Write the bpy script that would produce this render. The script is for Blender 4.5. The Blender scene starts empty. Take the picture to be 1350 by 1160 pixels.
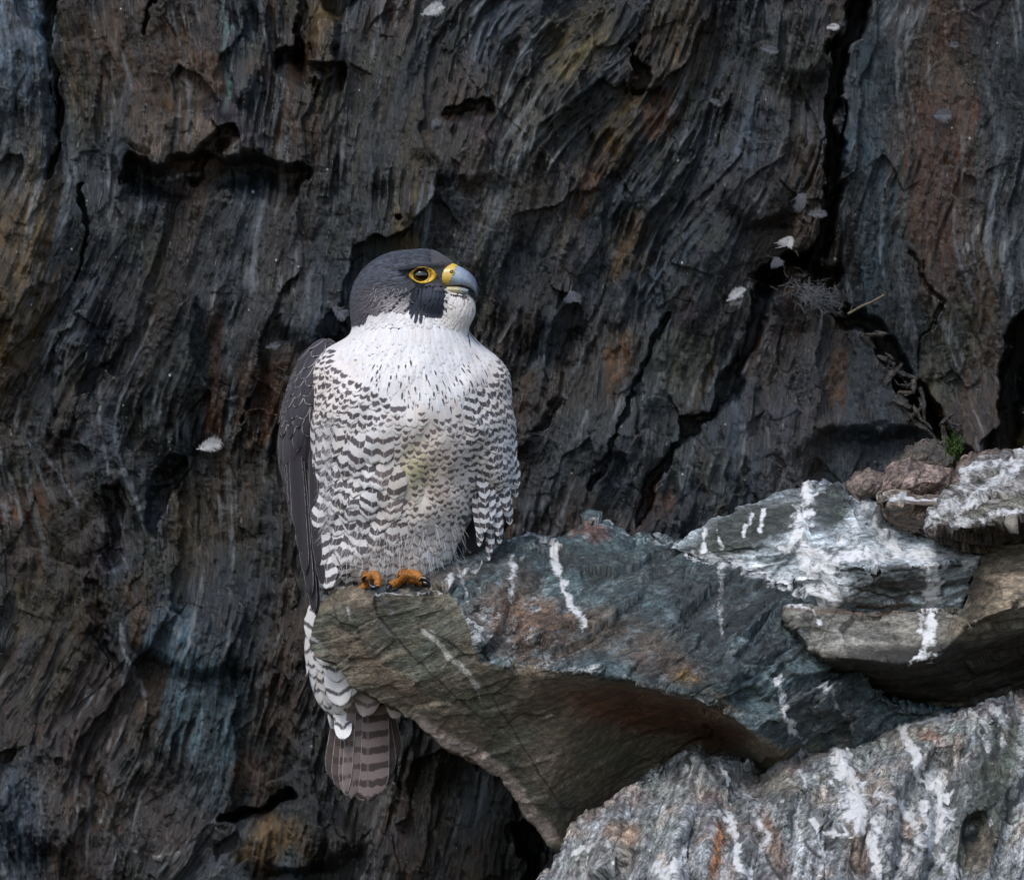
import bpy, math, time
import numpy as np
from mathutils.geometry import delaunay_2d_cdt
from mathutils import Vector
T0 = time.time()
R = math.radians
PX = 1/1600.0            # one unit of the working frame in metres
D = 12800.0              # camera distance in working units (8 m)
col = bpy.context.scene.collection
sc = bpy.context.scene

# ------------------------------------------------------------------ camera, sky, sun, exposure
cam = bpy.data.cameras.new('camera'); camo = bpy.data.objects.new('camera', cam); col.objects.link(camo)
camo.location = (0, -D*PX, 0); camo.rotation_euler = (R(90), 0, 0)
cam.sensor_width = 36; cam.lens = 36*D/1350.0
cam.clip_start = 0.1; cam.clip_end = 200
cam.dof.use_dof = True; cam.dof.focus_distance = (D-40)*PX; cam.dof.aperture_fstop = 20
sc.camera = camo
SUN_EL, SUN_AZ = 52, -28      # azimuth seen from the camera, minus = left
w = bpy.data.worlds.new('World'); sc.world = w; w.use_nodes = True
nt = w.node_tree; bg = nt.nodes['Background']
sky = nt.nodes.new('ShaderNodeTexSky'); sky.sky_type = 'NISHITA'; sky.sun_disc = False
sky.sun_elevation = R(SUN_EL); sky.sun_rotation = R(180+SUN_AZ*-1)
sky.dust_density = 1.6; sky.air_density = 1.2
nt.links.new(sky.outputs[0], bg.inputs[0]); bg.inputs[1].default_value = 0.135
sl = bpy.data.lights.new('sun', 'SUN'); so = bpy.data.objects.new('sun', sl); col.objects.link(so)
sl.energy = 1.35; sl.angle = R(18); sl.color = (1, 0.985, 0.96)
sd = Vector((math.sin(R(SUN_AZ))*math.cos(R(SUN_EL)), -math.cos(R(SUN_AZ))*math.cos(R(SUN_EL)), math.sin(R(SUN_EL))))
so.rotation_euler = sd.to_track_quat('Z', 'Y').to_euler()
sc.view_settings.view_transform = 'Standard'; sc.view_settings.look = 'None'
sc.view_settings.exposure = 0.52; sc.view_settings.gamma = 1

# ------------------------------------------------------------------ helpers
def at(x, y, d):
    k = 1+np.asarray(d, float)/D
    return 675+(np.asarray(x, float)-675)*k, d, 580+(np.asarray(y, float)-580)*k
def world(P):
    P = np.asarray(P, float); o = np.empty_like(P)
    o[:, 0] = (P[:, 0]-675)*PX; o[:, 1] = P[:, 1]*PX; o[:, 2] = (580-P[:, 2])*PX
    return o
def mesh(name, P, F, mat, parent=None, smooth=True, attrs={}, uv=None):
    V = world(P)
    if parent is not None:
        r = parent
        while r is not None:
            V = V-np.array(r.location); r = r.parent
    F = np.asarray(F); n = F.shape[1]
    me = bpy.data.meshes.new(name)
    me.vertices.add(len(V)); me.vertices.foreach_set('co', V.astype(np.float32).ravel())
    me.loops.add(F.size); me.loops.foreach_set('vertex_index', F.astype(np.int32).ravel())
    me.polygons.add(len(F)); me.polygons.foreach_set('loop_start', np.arange(0, F.size, n, dtype=np.int32))
    me.update(calc_edges=True)
    me.polygons.foreach_set('use_smooth', np.full(len(F), smooth))
    for k, a in attrs.items():
        a = np.asarray(a, np.float32)
        if a.ndim == 1:
            t = me.attributes.new(k, 'FLOAT', 'POINT'); t.data.foreach_set('value', a)
        else:
            t = me.attributes.new(k, 'FLOAT_VECTOR', 'POINT'); t.data.foreach_set('vector', a.ravel())
    me.validate()
    me.materials.append(mat)
    o = bpy.data.objects.new(name, me); col.objects.link(o)
    if parent is not None: o.parent = parent
    return o
def tag(o, label=None, cat=None, group=None, kind=None):
    if label: o['label'] = label
    if cat: o['category'] = cat
    if group: o['group'] = group
    if kind: o['kind'] = kind
    return o
def empty(name, p):
    o = bpy.data.objects.new(name, None); col.objects.link(o); o.location = world(np.array([p]))[0]; o.empty_display_size = .02
    return o

rng = np.random.default_rng(5)
TB2 = rng.random((4, 256, 256)).astype(np.float32)
TB3 = rng.random((2, 64, 64, 64)).astype(np.float32)
def n2(x, y, s=0):
    x = x+s*37.3; y = y+s*91.7
    xi = np.floor(x); yi = np.floor(y); fx = (x-xi).astype(np.float32); fy = (y-yi).astype(np.float32)
    fx = fx*fx*(3-2*fx); fy = fy*fy*(3-2*fy)
    xi = xi.astype(np.int64) & 255; yi = yi.astype(np.int64) & 255; x1 = (xi+1) & 255; y1 = (yi+1) & 255
    T = TB2[s & 3]
    return (T[yi, xi]*(1-fx)+T[yi, x1]*fx)*(1-fy)+(T[y1, xi]*(1-fx)+T[y1, x1]*fx)*fy-.5
def fbm2(x, y, s=0, o=4, g=.5):
    r = 0; a = 1
    for i in range(o):
        r = r+a*n2(x*2**i, y*2**i, s+i*5); a *= g
    return r
def n3(p, s=0):
    p = p+np.array([s*17.3, s*7.9, s*31.1]); i = np.floor(p); f = (p-i).astype(np.float32); f = f*f*(3-2*f)
    i = i.astype(np.int64) & 63; j = (i+1) & 63; T = TB3[s & 1]
    fx, fy, fz = f[:, 0], f[:, 1], f[:, 2]
    def L(a, b, t): return a+(b-a)*t
    c00 = L(T[i[:, 0], i[:, 1], i[:, 2]], T[j[:, 0], i[:, 1], i[:, 2]], fx)
    c10 = L(T[i[:, 0], j[:, 1], i[:, 2]], T[j[:, 0], j[:, 1], i[:, 2]], fx)
    c01 = L(T[i[:, 0], i[:, 1], j[:, 2]], T[j[:, 0], i[:, 1], j[:, 2]], fx)
    c11 = L(T[i[:, 0], j[:, 1], j[:, 2]], T[j[:, 0], j[:, 1], j[:, 2]], fx)
    return L(L(c00, c10, fy), L(c01, c11, fy), fz)-.5
def fbm3(p, s=0, o=4, g=.5):
    r = 0; a = 1
    for k in range(o):
        r = r+a*n3(p*2**k, s+k*3); a *= g
    return r
def hsh(a, b, s):
    v = np.sin(a*127.1+b*311.7+s*74.7)*43758.5453
    return v-np.floor(v)
def plates2(x, y, s=0, jit=.85, tilt=.6):
    """angular fracture plates: each cell a tilted facet; returns height, edge distance, cell id"""
    xi = np.floor(x); yi = np.floor(y); b1 = np.full(x.shape, 9.); b2 = b1.copy(); h = np.zeros(x.shape); idv = h.copy()
    for dx in (-1, 0, 1):
        for dy in (-1, 0, 1):
            cx = xi+dx; cy = yi+dy
            px = cx+.5+(hsh(cx, cy, s)-.5)*jit; py = cy+.5+(hsh(cx, cy, s+1)-.5)*jit
            ox = x-px; oy = y-py; dd = ox*ox+oy*oy
            hv = (hsh(cx, cy, s+2)-.5)+((hsh(cx, cy, s+3)-.5)*ox+(hsh(cx, cy, s+4)-.5)*oy)*tilt*2
            m = dd < b1
            b2 = np.where(m, b1, np.minimum(b2, dd)); h = np.where(m, hv, h); idv = np.where(m, hsh(cx, cy, s+5), idv)
            b1 = np.where(m, dd, b1)
    return h, np.sqrt(b2)-np.sqrt(b1), idv
def sst(a, b, x):
    t = np.clip((x-a)/(b-a), 0, 1); return t*t*(3-2*t)
def pdist(x, y, pts):
    """distance to a polyline"""
    b = np.full(x.shape, 1e9)
    pts = [tuple(p) for p in pts]
    if len(pts) == 1: return np.hypot(x-pts[0][0], y-pts[0][1])
    for (ax, ay), (bx, by) in zip(pts[:-1], pts[1:]):
        vx, vy = bx-ax, by-ay; L = vx*vx+vy*vy+1e-9
        t = np.clip(((x-ax)*vx+(y-ay)*vy)/L, 0, 1)
        b = np.minimum(b, np.hypot(x-ax-t*vx, y-ay-t*vy))
    return b

# ------------------------------------------------------------------ materials
class M:
    def __init__(s, name):
        s.m = bpy.data.materials.new(name); s.m.use_nodes = True; s.t = s.m.node_tree; s.b = s.t.nodes['Principled BSDF']
    def n(s, t): return s.t.nodes.new('ShaderNode'+t)
    def L(s, a, b): s.t.links.new(a, b)
    def put(s, v, sock):
        if hasattr(v, 'links'): s.L(v, sock)
        else: sock.default_value = v
    def attr(s, name, out='Vector'):
        a = s.n('Attribute'); a.attribute_name = name; return a.outputs[out]
    def sep(s, v):
        a = s.n('SeparateXYZ'); s.L(v, a.inputs[0]); return a.outputs
    def comb(s, x, y, z=0.0):
        a = s.n('CombineXYZ'); s.put(x, a.inputs[0]); s.put(y, a.inputs[1]); s.put(z, a.inputs[2]); return a.outputs[0]
    def f(s, op, a, b=0.0, c=0.0):
        m = s.n('Math'); m.operation = op
        s.put(a, m.inputs[0]); s.put(b, m.inputs[1]); s.put(c, m.inputs[2]); return m.outputs[0]
    def step(s, x, a, b, lo=0., hi=1.):
        m = s.n('MapRange'); m.interpolation_type = 'SMOOTHSTEP'; s.put(x, m.inputs[0]); s.put(a, m.inputs[1]); s.put(b, m.inputs[2])
        m.inputs[3].default_value = lo; m.inputs[4].default_value = hi; return m.outputs[0]
    def noise(s, v, scale, detail=4, rough=.55, out=0):
        m = s.n('TexNoise'); s.L(v, m.inputs['Vector']); m.inputs['Scale'].default_value = scale
        m.inputs['Detail'].default_value = detail; m.inputs['Roughness'].default_value = rough; return m.outputs[out]
    def mix(s, f, a, b, mode='MIX'):
        m = s.n('Mix'); m.data_type = 'RGBA'; m.blend_type = mode; s.put(f, m.inputs[0])
        s.put(a if hasattr(a, 'links') else (*a, 1) if len(a) == 3 else a, m.inputs[6])
        s.put(b if hasattr(b, 'links') else (*b, 1) if len(b) == 3 else b, m.inputs[7]); return m.outputs[2]
    def bump(s, h, dist, st=1.0):
        m = s.n('Bump'); s.L(h, m.inputs['Height']); m.inputs['Distance'].default_value = dist; m.inputs['Strength'].default_value = st
        s.L(m.outputs[0], s.b.inputs['Normal'])
    def mul(s, v, x, y, z):
        m = s.n('VectorMath'); m.operation = 'MULTIPLY'; s.L(v, m.inputs[0]); m.inputs[1].default_value = (x, y, z); return m.outputs[0]

def rock_material(name, aniso=(1, 1, 1), rough=.6, spec=.5, bumpd=.0016, ka=1.):
    m = M(name)
    c = m.attr('col', 'Vector'); fl = m.attr('flow', 'Vector'); gu = m.attr('gu', 'Fac')
    tc = m.n('TexCoord').outputs['Object']
    v = m.mul(fl, *aniso)
    n1 = m.noise(v, 14, 6, .65); n2_ = m.noise(v, 60, 4, .7); n4 = m.noise(tc, 260, 5, .7); n5 = m.noise(tc, 60, 5, .6)
    k = m.f('ADD', m.f('MULTIPLY', m.f('SUBTRACT', n1, .5), 2.3*ka), m.f('MULTIPLY', m.f('SUBTRACT', n2_, .5), 2.2*ka))
    k = m.f('ADD', k, m.f('MULTIPLY', m.f('SUBTRACT', n4, .5), 1.1))
    k = m.f('MAXIMUM', m.f('ADD', k, 1.0), .25)
    k = m.f('MULTIPLY', m.f('POWER', k, 1.0+.55*ka), .9)
    k = m.f('ADD', 1.0, m.f('MULTIPLY', m.f('SUBTRACT', k, 1.0), m.f('SUBTRACT', 1.0, m.f('MULTIPLY', m.attr('smooth', 'Fac'), .5))))
    kv = m.comb(k, k, k)
    cc = m.mix(1.0, c, kv, 'MULTIPLY')
    # mineral specks and crusts
    sp = m.step(m.noise(tc, 420, 3, .6), .68, .76)
    cc = m.mix(m.f('MULTIPLY', sp, .35), cc, (.32, .33, .36))
    # droppings and painted ridge highlight: ragged crust edge from the attribute and fine noise
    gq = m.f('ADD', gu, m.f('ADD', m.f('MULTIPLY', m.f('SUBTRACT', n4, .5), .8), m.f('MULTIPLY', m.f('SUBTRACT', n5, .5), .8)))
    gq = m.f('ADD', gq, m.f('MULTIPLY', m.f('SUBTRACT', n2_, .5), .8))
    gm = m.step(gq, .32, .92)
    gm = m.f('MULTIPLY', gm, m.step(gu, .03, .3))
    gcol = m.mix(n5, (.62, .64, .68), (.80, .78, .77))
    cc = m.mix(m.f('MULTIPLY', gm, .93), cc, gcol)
    m.L(cc, m.b.inputs['Base Color'])
    rr = m.f('ADD', rough-.12, m.f('MULTIPLY', n1, .24)); rr = m.f('ADD', rr, m.f('MULTIPLY', gm, .2))
    m.L(rr, m.b.inputs['Roughness']); m.b.inputs['Specular IOR Level'].default_value = spec
    h = m.f('ADD', m.f('MULTIPLY', n1, 1.0), m.f('MULTIPLY', n2_, .55)); h = m.f('ADD', h, m.f('MULTIPLY', n4, .35)); h = m.f('ADD', h, m.f('MULTIPLY', gm, .15))
    m.bump(h, bumpd, 1.0)
    return m.m
MAT_CLIFF = rock_material('cliff_slate', (1, .12, 1), .30, .85, .0044, 1.1)
MAT_ROCK = rock_material('ledge_slate', (1, .4, 1), .5, .55, .0024, 1.35)
MAT_SMOOTH = rock_material('bedding_face_slate', (1, .3, 1), .60, .45, .0012)

def feather_material():
    m = M('plumage')
    base = m.attr('bas'); mark = m.attr('mrk'); fa = m.sep(m.attr('fa')); fb = m.sep(m.attr('fb')); fc = m.sep(m.attr('fc')); fd = m.sep(m.attr('fd'))
    b, a, e = fa[0], fa[1], fa[2]                    # across px, distance from tip px, distance to edge px
    P, thr, ph = fb[0], fb[1], fb[2]
    rx, ry, a0 = fc[0], fc[1], fc[2]
    rnd, fray, ew = fd[0], fd[1], fd[2]
    ab = m.f('ABSOLUTE', b)
    # barbs leave the shaft at an angle: coordinate across the barbs
    q = m.f('ADD', m.f('MULTIPLY', ab, .95), m.f('MULTIPLY', a, .75))
    r_ = m.f('SUBTRACT', m.f('MULTIPLY', ab, .5), m.f('MULTIPLY', a, .5))
    fib = m.noise(m.comb(m.f('MULTIPLY', q, 1.0), m.f('MULTIPLY', r_, .08), m.f('MULTIPLY', rnd, 40.)), .9, 3, .7)
    fib2 = m.noise(m.comb(m.f('MULTIPLY', q, .35), m.f('MULTIPLY', r_, .1), m.f('MULTIPLY', rnd, 70.)), .6, 2, .5)
    fz = m.f('ADD', m.f('SUBTRACT', fib, .5), m.f('SUBTRACT', fib2, .5))
    ap = m.f('ADD', m.f('SUBTRACT', a, m.f('MULTIPLY', ab, .48)), m.f('MULTIPLY', fz, 5.5))
    sn = m.f('SINE', m.f('MULTIPLY', m.f('DIVIDE', m.f('SUBTRACT', ap, ph), P), 6.28318))
    bar = m.step(sn, m.f('SUBTRACT', thr, .3), m.f('ADD', thr, .3))
    bar = m.f('MULTIPLY', bar, m.step(ab, .25, .9, .55, 1.0))
    sx = m.f('DIVIDE', m.f('ADD', b, m.f('MULTIPLY', fz, 1.2)), rx)
    sy = m.f('DIVIDE', m.f('SUBTRACT', ap, a0), ry)
    rr = m.f('ADD', m.f('MULTIPLY', sx, sx), m.f('MULTIPLY', sy, sy))
    spot = m.step(rr, 1.6, .55)
    mk = m.f('MAXIMUM', bar, spot)
    cc = m.mix(m.f('MULTIPLY', mk, .95), base, mark)
    edge = m.step(m.f('ADD', e, m.f('MULTIPLY', fz, 1.0)), m.f('MULTIPLY', ew, 1.3), m.f('MULTIPLY', ew, .5))
    edge = m.f('MULTIPLY', edge, m.step(ew, .05, .2))
    cc = m.mix(m.f('MULTIPLY', edge, .85), cc, (.36, .33, .34))
    sh = m.step(ab, .5, .15); cc = m.mix(m.f('MULTIPLY', sh, .18), cc, (.10, .08, .08))
    k = m.f('ADD', .80, m.f('ADD', m.f('MULTIPLY', fib, .34), m.f('MULTIPLY', rnd, .10)))
    cc = m.mix(1.0, cc, m.comb(k, k, k), 'MULTIPLY')
    m.L(cc, m.b.inputs['Base Color'])
    m.b.inputs['Roughness'].default_value = .62; m.b.inputs['Specular IOR Level'].default_value = .25
    m.b.inputs['Sheen Weight'].default_value = .12
    al = m.step(m.f('SUBTRACT', e, m.f('MULTIPLY', m.f('MAXIMUM', m.f('ADD', .12, m.f('MULTIPLY', fz, 2.2)), 0.), fray)), -.05, .35)
    m.L(al, m.b.inputs['Alpha'])
    m.bump(fib, .0005, .8)
    return m.m
MAT_FEA = feather_material()

def plain(name, c, rough=.5, spec=.5, nscale=0, namp=.3, bump=0, coat=0, c2=None):
    m = M(name); m.b.inputs['Roughness'].default_value = rough; m.b.inputs['Specular IOR Level'].default_value = spec
    tc = m.n('TexCoord').outputs['Object']
    n = m.noise(tc, nscale or 300, 4, .6)
    m.L(m.mix(m.step(n, .3, .7), c, c2 or tuple(x*(1-namp) for x in c)), m.b.inputs['Base Color'])
    if bump: m.bump(n, bump)
    m.b.inputs['Coat Weight'].default_value = coat
    return m.m
MAT_EYE = plain('eye_dark_brown', (.008, .005, .004), .08, .6, 900, .3, 0, 1.0)
MAT_RING = plain('orbital_skin_yellow', (.72, .42, .02), .42, .5, 900, .35, .0002, .2)
MAT_CERE = plain('cere_yellow', (.66, .42, .04), .42, .5, 700, .3, .0002, .2, (.48, .34, .07))
def beak_mat():
    m = M('horn_blue_grey'); c = m.attr('col')
    tc = m.n('TexCoord').outputs['Object']; n = m.noise(tc, 260, 4, .6)
    k = m.step(n, .2, .8, .75, 1.15); m.L(m.mix(1.0, c, m.comb(k, k, k), 'MULTIPLY'), m.b.inputs['Base Color'])
    m.b.inputs['Roughness'].default_value = .32; m.bump(n, .0003); return m.m
MAT_BEAK = beak_mat()
MAT_TOE = plain('toe_orange', (.50, .19, .03), .5, .4, 700, .65, .0009)
MAT_CLAW = plain('claw_black', (.012, .013, .018), .25, .5, 700, .3, .0001)
MAT_DOWN = plain('down_white', (.56, .56, .58), .8, .2, 900, .25, .0004)
MAT_DOWNG = plain('down_grey', (.15, .155, .18), .8, .2, 900, .4, .0004)
MAT_WEB = plain('cobweb_grey', (.11, .115, .125), .7, .3, 500, .3)
MAT_TWIG = plain('dead_stem', (.16, .13, .09), .8, .2, 500, .5, .0004)
MAT_MOSS = plain('moss_green', (.05, .09, .02), .8, .2, 500, .5, .0004)

# ------------------------------------------------------------------ cliff face
def cliff():
    S = 1.45; mg = 170
    xs = np.arange(-mg, 1350+mg, S); ys = np.arange(-mg, 1160+mg, S)
    X, Y = np.meshgrid(xs, ys); H_, W_ = X.shape
    ctl = [(30,100,92),(60,300,85),(40,450,70),(60,500,62),(120,60,92),(200,150,90),(300,60,90),(150,400,76),(220,470,72),(140,470,78),(180,560,97),(150,650,112),(80,630,128),
     (300,600,90),(330,450,84),(30,750,90),(60,900,60),(130,900,66),(180,860,98),(160,950,80),(250,950,90),(300,1100,50),(50,1100,95),(420,200,80),(500,200,80),(560,250,78),
     (620,100,50),(700,60,48),(760,120,50),(680,180,55),(640,260,66),(690,290,68),(740,220,64),(820,190,44),(800,280,56),(850,240,40),(900,260,38),(960,190,45),(930,350,62),(760,450,60),
     (700,350,70),(760,550,60),(700,600,74),(850,600,60),(900,450,66),(850,400,62),(960,430,70),(1000,330,48),(1050,100,74),(1110,200,90),(1150,350,90),(1250,200,88),(1320,300,90),
     (1180,470,118),(1220,530,120),(1050,500,84),(1000,600,80),(920,620,56),(870,650,60),(600,1000,70),(560,1050,62),(420,1000,80),(380,850,75),(400,600,95),(420,350,88),(60,0,100),(500,60,70),(450,1100,80),(940,60,70),(860,60,68),(1350,550,84)]
    # flow field on a coarse grid
    cs = 12.; cx = np.arange(-mg-cs*2, 1350+mg+cs*3, cs); cy = np.arange(-mg-cs*2, 1160+mg+cs*3, cs); CX, CY = np.meshgrid(cx, cy)
    a = 0; b = 0; ws = 1e-9
    for (px, py, an) in ctl:
        w_ = np.exp(-((CX-px)**2+(CY-py)**2)/(2*75.**2))+1e-5*np.exp(-((CX-px)**2+(CY-py)**2)/(2*400.**2))
        a = a+w_*math.cos(2*R(an)); b = b+w_*math.sin(2*R(an)); ws = ws+w_
    th = np.arctan2(b, a)/2; th = np.where(th < 0, th+np.pi, th)
    th = th+.5*fbm2(CX/130, CY/130, 3, 3)+.30*fbm2(CX/45, CY/45, 7, 2)
    tx, ty = np.cos(th), -np.sin(th)
    # flow aligned coordinates by least squares (mirrored FFT Poisson solve)
    def pot(gx, gy):
        div = np.zeros_like(gx)
        gxm = (gx[:, 1:]+gx[:, :-1])/2*cs; gym = (gy[1:, :]+gy[:-1, :])/2*cs
        div[:, :-1] += gxm; div[:, 1:] -= gxm; div[:-1, :] += gym; div[1:, :] -= gym
        h, w2 = div.shape; E = np.block([[div, div[:, ::-1]], [div[::-1], div[::-1, ::-1]]])
        F = np.fft.fft2(E); ky = 2*np.cos(2*np.pi*np.arange(2*h)/(2*h))-2; kx = 2*np.cos(2*np.pi*np.arange(2*w2)/(2*w2))-2
        K = ky[:, None]+kx[None]; K[0, 0] = 1; F = F/K; F[0, 0] = 0
        return np.real(np.fft.ifft2(F))[:h, :w2]
    psi_c = pot(-ty, tx); phi_c = pot(tx, ty)
    def samp(G, x, y):
        u = np.clip((x-cx[0])/cs, 0, len(cx)-1.001); v = np.clip((y-cy[0])/cs, 0, len(cy)-1.001)
        i = u.astype(int); j = v.astype(int); fu = u-i; fv = v-j
        fu_ = fu*fu*(3-2*fu) if False else fu
        return (G[j, i]*(1-fu_)+G[j, i+1]*fu_)*(1-fv)+(G[j+1, i]*(1-fu_)+G[j+1, i+1]*fu_)*fv
    psi = samp(psi_c, X, Y); phi = samp(phi_c, X, Y); TX = samp(tx, X, Y); TY = samp(ty, X, Y)
    psi = psi+5*fbm2(X/40, Y/90, 11, 3)
    # streak noise smeared along the flow (doubling line integral)
    def gs(G, U, V):
        U = np.clip(U, 0, W_-1.001); V = np.clip(V, 0, H_-1.001); i = U.astype(np.int32); j = V.astype(np.int32)
        fu = (U-i).astype(np.float32); fv = (V-j).astype(np.float32)
        return (G[j, i]*(1-fu)+G[j, i+1]*fu)*(1-fv)+(G[j+1, i]*(1-fu)+G[j+1, i+1]*fu)*fv
    I0, J0 = np.meshgrid(np.arange(W_, dtype=np.float32), np.arange(H_, dtype=np.float32))
    nz = [rng.random((H_, W_)).astype(np.float32), n2(X/3.2, Y/3.2, 2).astype(np.float32)*1.6+.5, n2(X/7.5, Y/7.5, 5).astype(np.float32)*1.3+.5]
    dx = TX.astype(np.float32); dy = TY.astype(np.float32)
    fwd = [dx.copy(), dy.copy()]; bwd = [-dx, -dy]; out = [z.copy() for z in nz]
    for k in range(6):
        for q in range(3):
            if k < (4, 5, 6)[q]:
                out[q] = .34*out[q]+.33*gs(out[q], I0+fwd[0], J0+fwd[1])+.33*gs(out[q], I0+bwd[0], J0+bwd[1])
        for v in (fwd, bwd):
            a1 = gs(v[0], I0+v[0], J0+v[1]); a2 = gs(v[1], I0+v[0], J0+v[1]); v[0] = v[0]+a1; v[1] = v[1]+a2
    nl = [(z-z.mean())/z.std() for z in out]
    # relief, positive towards the camera
    p1, e1, i1 = plates2(psi/85+.55*fbm2(X/70, Y/90, 6, 3), phi/250+.35*fbm2(X/60, Y/60, 10, 3), 3, .9, .9)
    p2, e2, i2 = plates2(psi/34+.6*n2(X/60, Y/60, 4), phi/120, 13, .9, .8)
    p3, e3, i3 = plates2(psi/13+.5*n2(X/25, Y/25, 8), phi/52, 23, .9, .7)
    big = fbm2(X/330, Y/420, 9, 3)
    broken = sst(-.25, .35, fbm2(X/120, Y/120, 21, 3))         # where the rock is shattered rather than smooth
    fib = sst(-.05, .3, fbm2(X/110, Y/110, 27, 3)+.5*np.exp(-((X-740)/230)**2-((Y-170)/240)**2)-.12)
    calm = sst(1095, 1135, X)*(1-sst(560, 640, Y)); broken = broken*(1-.8*calm); fib = fib*(1-.5*calm)
    H = 85*big+30*p1*(1-.6*calm)+10*p2*(.4+.9*broken)+3.0*p3*(.15+1.3*broken)
    H += 24*(1-.55*calm)*fbm2(psi/40, phi/150, 31, 4)+(7+10*fib)*(1-.5*calm)*(-np.abs(fbm2(psi/11, phi/90, 41, 4))*2+.5)
    H += (1.5*nl[2]+1.0*nl[1]+.3*nl[0])*(.35+.95*fib)+2.2*fbm2(X/9, Y/14, 55, 3)
    H += 5*fbm2(X/26, Y/26, 51, 4)*broken+1.1*fbm2(X/5, Y/5, 61, 2)
    # ---- cracks and hollows (polyline, half width, depth) placed where the cliff has them
    wx = X+13*fbm2(X/30, Y/30, 71, 3)+4*p3*(1+broken); wy = Y+18*fbm2(X/34, Y/34, 77, 3)+3*(i3-.5); cwid = 1+1.0*fbm2(X/40, Y/40, 79, 2)
    def cave(pts, hw, dep):
        # hollow with a crisp overhanging upper rim and a floor that slopes back out
        nonlocal H
        px_ = [p[0] for p in pts]; py_ = [p[1] for p in pts]; yl = np.interp(wx, px_, py_); yl2 = np.interp(X, px_, py_)
        d_ = pdist(wx, wy, pts)/np.clip(cwid, .35, 2); H = H-dep*(1-sst(hw*.7, hw*1.15, d_))*(1-sst(-hw*.9, hw*1.4, wy*.5+Y*.5-yl*.5-yl2*.5))
    def cut(pts, hw, dep, pw=1.0):
        nonlocal H
        d_ = pdist(wx, wy, pts)/np.clip(cwid, .35, 2); H = H-dep*(1-sst(hw*.35, hw*1.15, d_))
    cut([(1138,-60),(1136,0),(1124,42),(1106,62),(1100,150),(1102,250),(1096,290),(1074,335)], 13, 130)
    cut([(1074,335),(1035,345),(1006,370),(996,420),(980,470),(955,515),(942,540)], 10, 62)
    cut([(1010,360),(1050,350),(1090,360)], 22, 110)
    cut([(940,545),(905,562),(880,600),(858,640),(838,690)], 9, 50)
    cut([(1090,395),(1135,415),(1180,470),(1228,540),(1262,600)], 13, 70)
    cut([(1180,500),(1240,560),(1270,620)], 10, 90)
    cut([(1362,425),(1345,500),(1322,600)], 24, 160)
    cut([(1200,330),(1240,400),(1215,440),(1212,480)], 2.5, 14)
    cave([(192,242),(230,238),(262,232),(300,236),(345,240),(376,256)], 27, 78); cut([(262,228),(280,200),(304,180)], 9, 60)
    cut([(398,-40),(400,30),(390,80)], 7, 60); cave([(384,84),(405,104),(440,104)], 20, 60)
    cut([(62,-30),(66,70),(78,140),(84,200),(70,230)], 5, 55); cut([(112,250),(108,320),(100,372)], 4, 45)
    cut([(145,650),(150,740)], 9, 30); cut([(238,615),(215,650),(200,690)], 12, 38)
    cave([(295,1085),(345,1068),(380,1050)], 9, 60); cut([(118,770),(128,830),(150,880)], 10, 20)
    cave([(592,153),(612,153),(642,146)], 8, 30)
    cut([(835,60),(848,105),(838,120)], 8, 35); cut([(700,1100),(706,1180)], 16, 140); cut([(190,50),(205,0)], 4, 30)
    cut([(440,10),(470,-30)], 16, 60); cut([(780,640),(850,480),(880,420)], 4, 26)
    
    # ---- steps and bosses
    def boss(x, y, rx, ry, an, dep):
        nonlocal H
        c, s = math.cos(R(an)), math.sin(R(an)); u = ((wx-x)*c+(wy-y)*s)/rx; v = (-(wx-x)*s+(wy-y)*c)/ry
        H = H+dep*(1-sst(.55, 1.1, np.hypot(u, v)))
    boss(20, 200, 62, 330, 0, 40); boss(250, 190, 90, 60, 10, 38); boss(325, 90, 30, 60, 0, 22); boss(425, 70, 22, 60, 10, 60)
    boss(420, 395, 60, 70, 0, 30); boss(250, 850, 90, 45, 20, 20); boss(400, 1110, 90, 45, -10, 40); boss(60, 1050, 60, 100, 0, 30)
    boss(800, 200, 30, 90, 35, 18); boss(1050, 60, 50, 70, 10, 25); boss(700, 540, 30, 70, 25, 22); boss(1000, 260, 60, 50, -30, 25)
    boss(820, 520, 60, 120, 32, 26); boss(95, 490, 22, 120, 12, 22); boss(620, 200, 80, 50, 20, 20); boss(1150, 620, 110, 60, 0, -45)
    boss(540, 950, 150, 180, 0, -40)
    # ---- pigment
    C = np.empty((H_, W_, 3)); C[:] = (.030, .035, .040)
    def mixc(c, m_):
        nonlocal C
        m_ = np.clip(m_, 0, 1)[..., None]; C = C*(1-m_)+np.array(c)*m_
    f1 = fbm2(psi/75, phi/240, 81, 4); f2 = fbm2(psi/30, phi/130, 91, 4); f3 = fbm2(X/50, Y/60, 101, 4); f4 = fbm2(psi/11, phi/75, 103, 3)
    mixc((.052, .036, .027), sst(-.06, .30, f1)*.95); mixc((.070, .078, .088), sst(.05, .50, f2)*.75); mixc((.048, .046, .028), sst(.1, .5, f3)*.6)
    mixc((.018, .020, .024), sst(.1, .45, -f4)*.55); mixc((.040, .030, .036), sst(.2, .5, fbm2(psi/40, phi/90, 107, 3))*.6)
    wobx = X+16*fbm2(X/35, Y/35, 111, 4)+5*nl[2]; woby = Y+22*fbm2(X/35, Y/35, 117, 4)
    def pat(x, y, rx, ry, an, c, s=.8, hard=.5):
        c_, s_ = math.cos(R(an)), math.sin(R(an)); u = ((wobx-x)*c_+(woby-y)*s_)/rx; v = (-(wobx-x)*s_+(woby-y)*c_)/ry
        mixc(c, s*(1-sst(hard, 1.25, np.hypot(u, v))))
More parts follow.
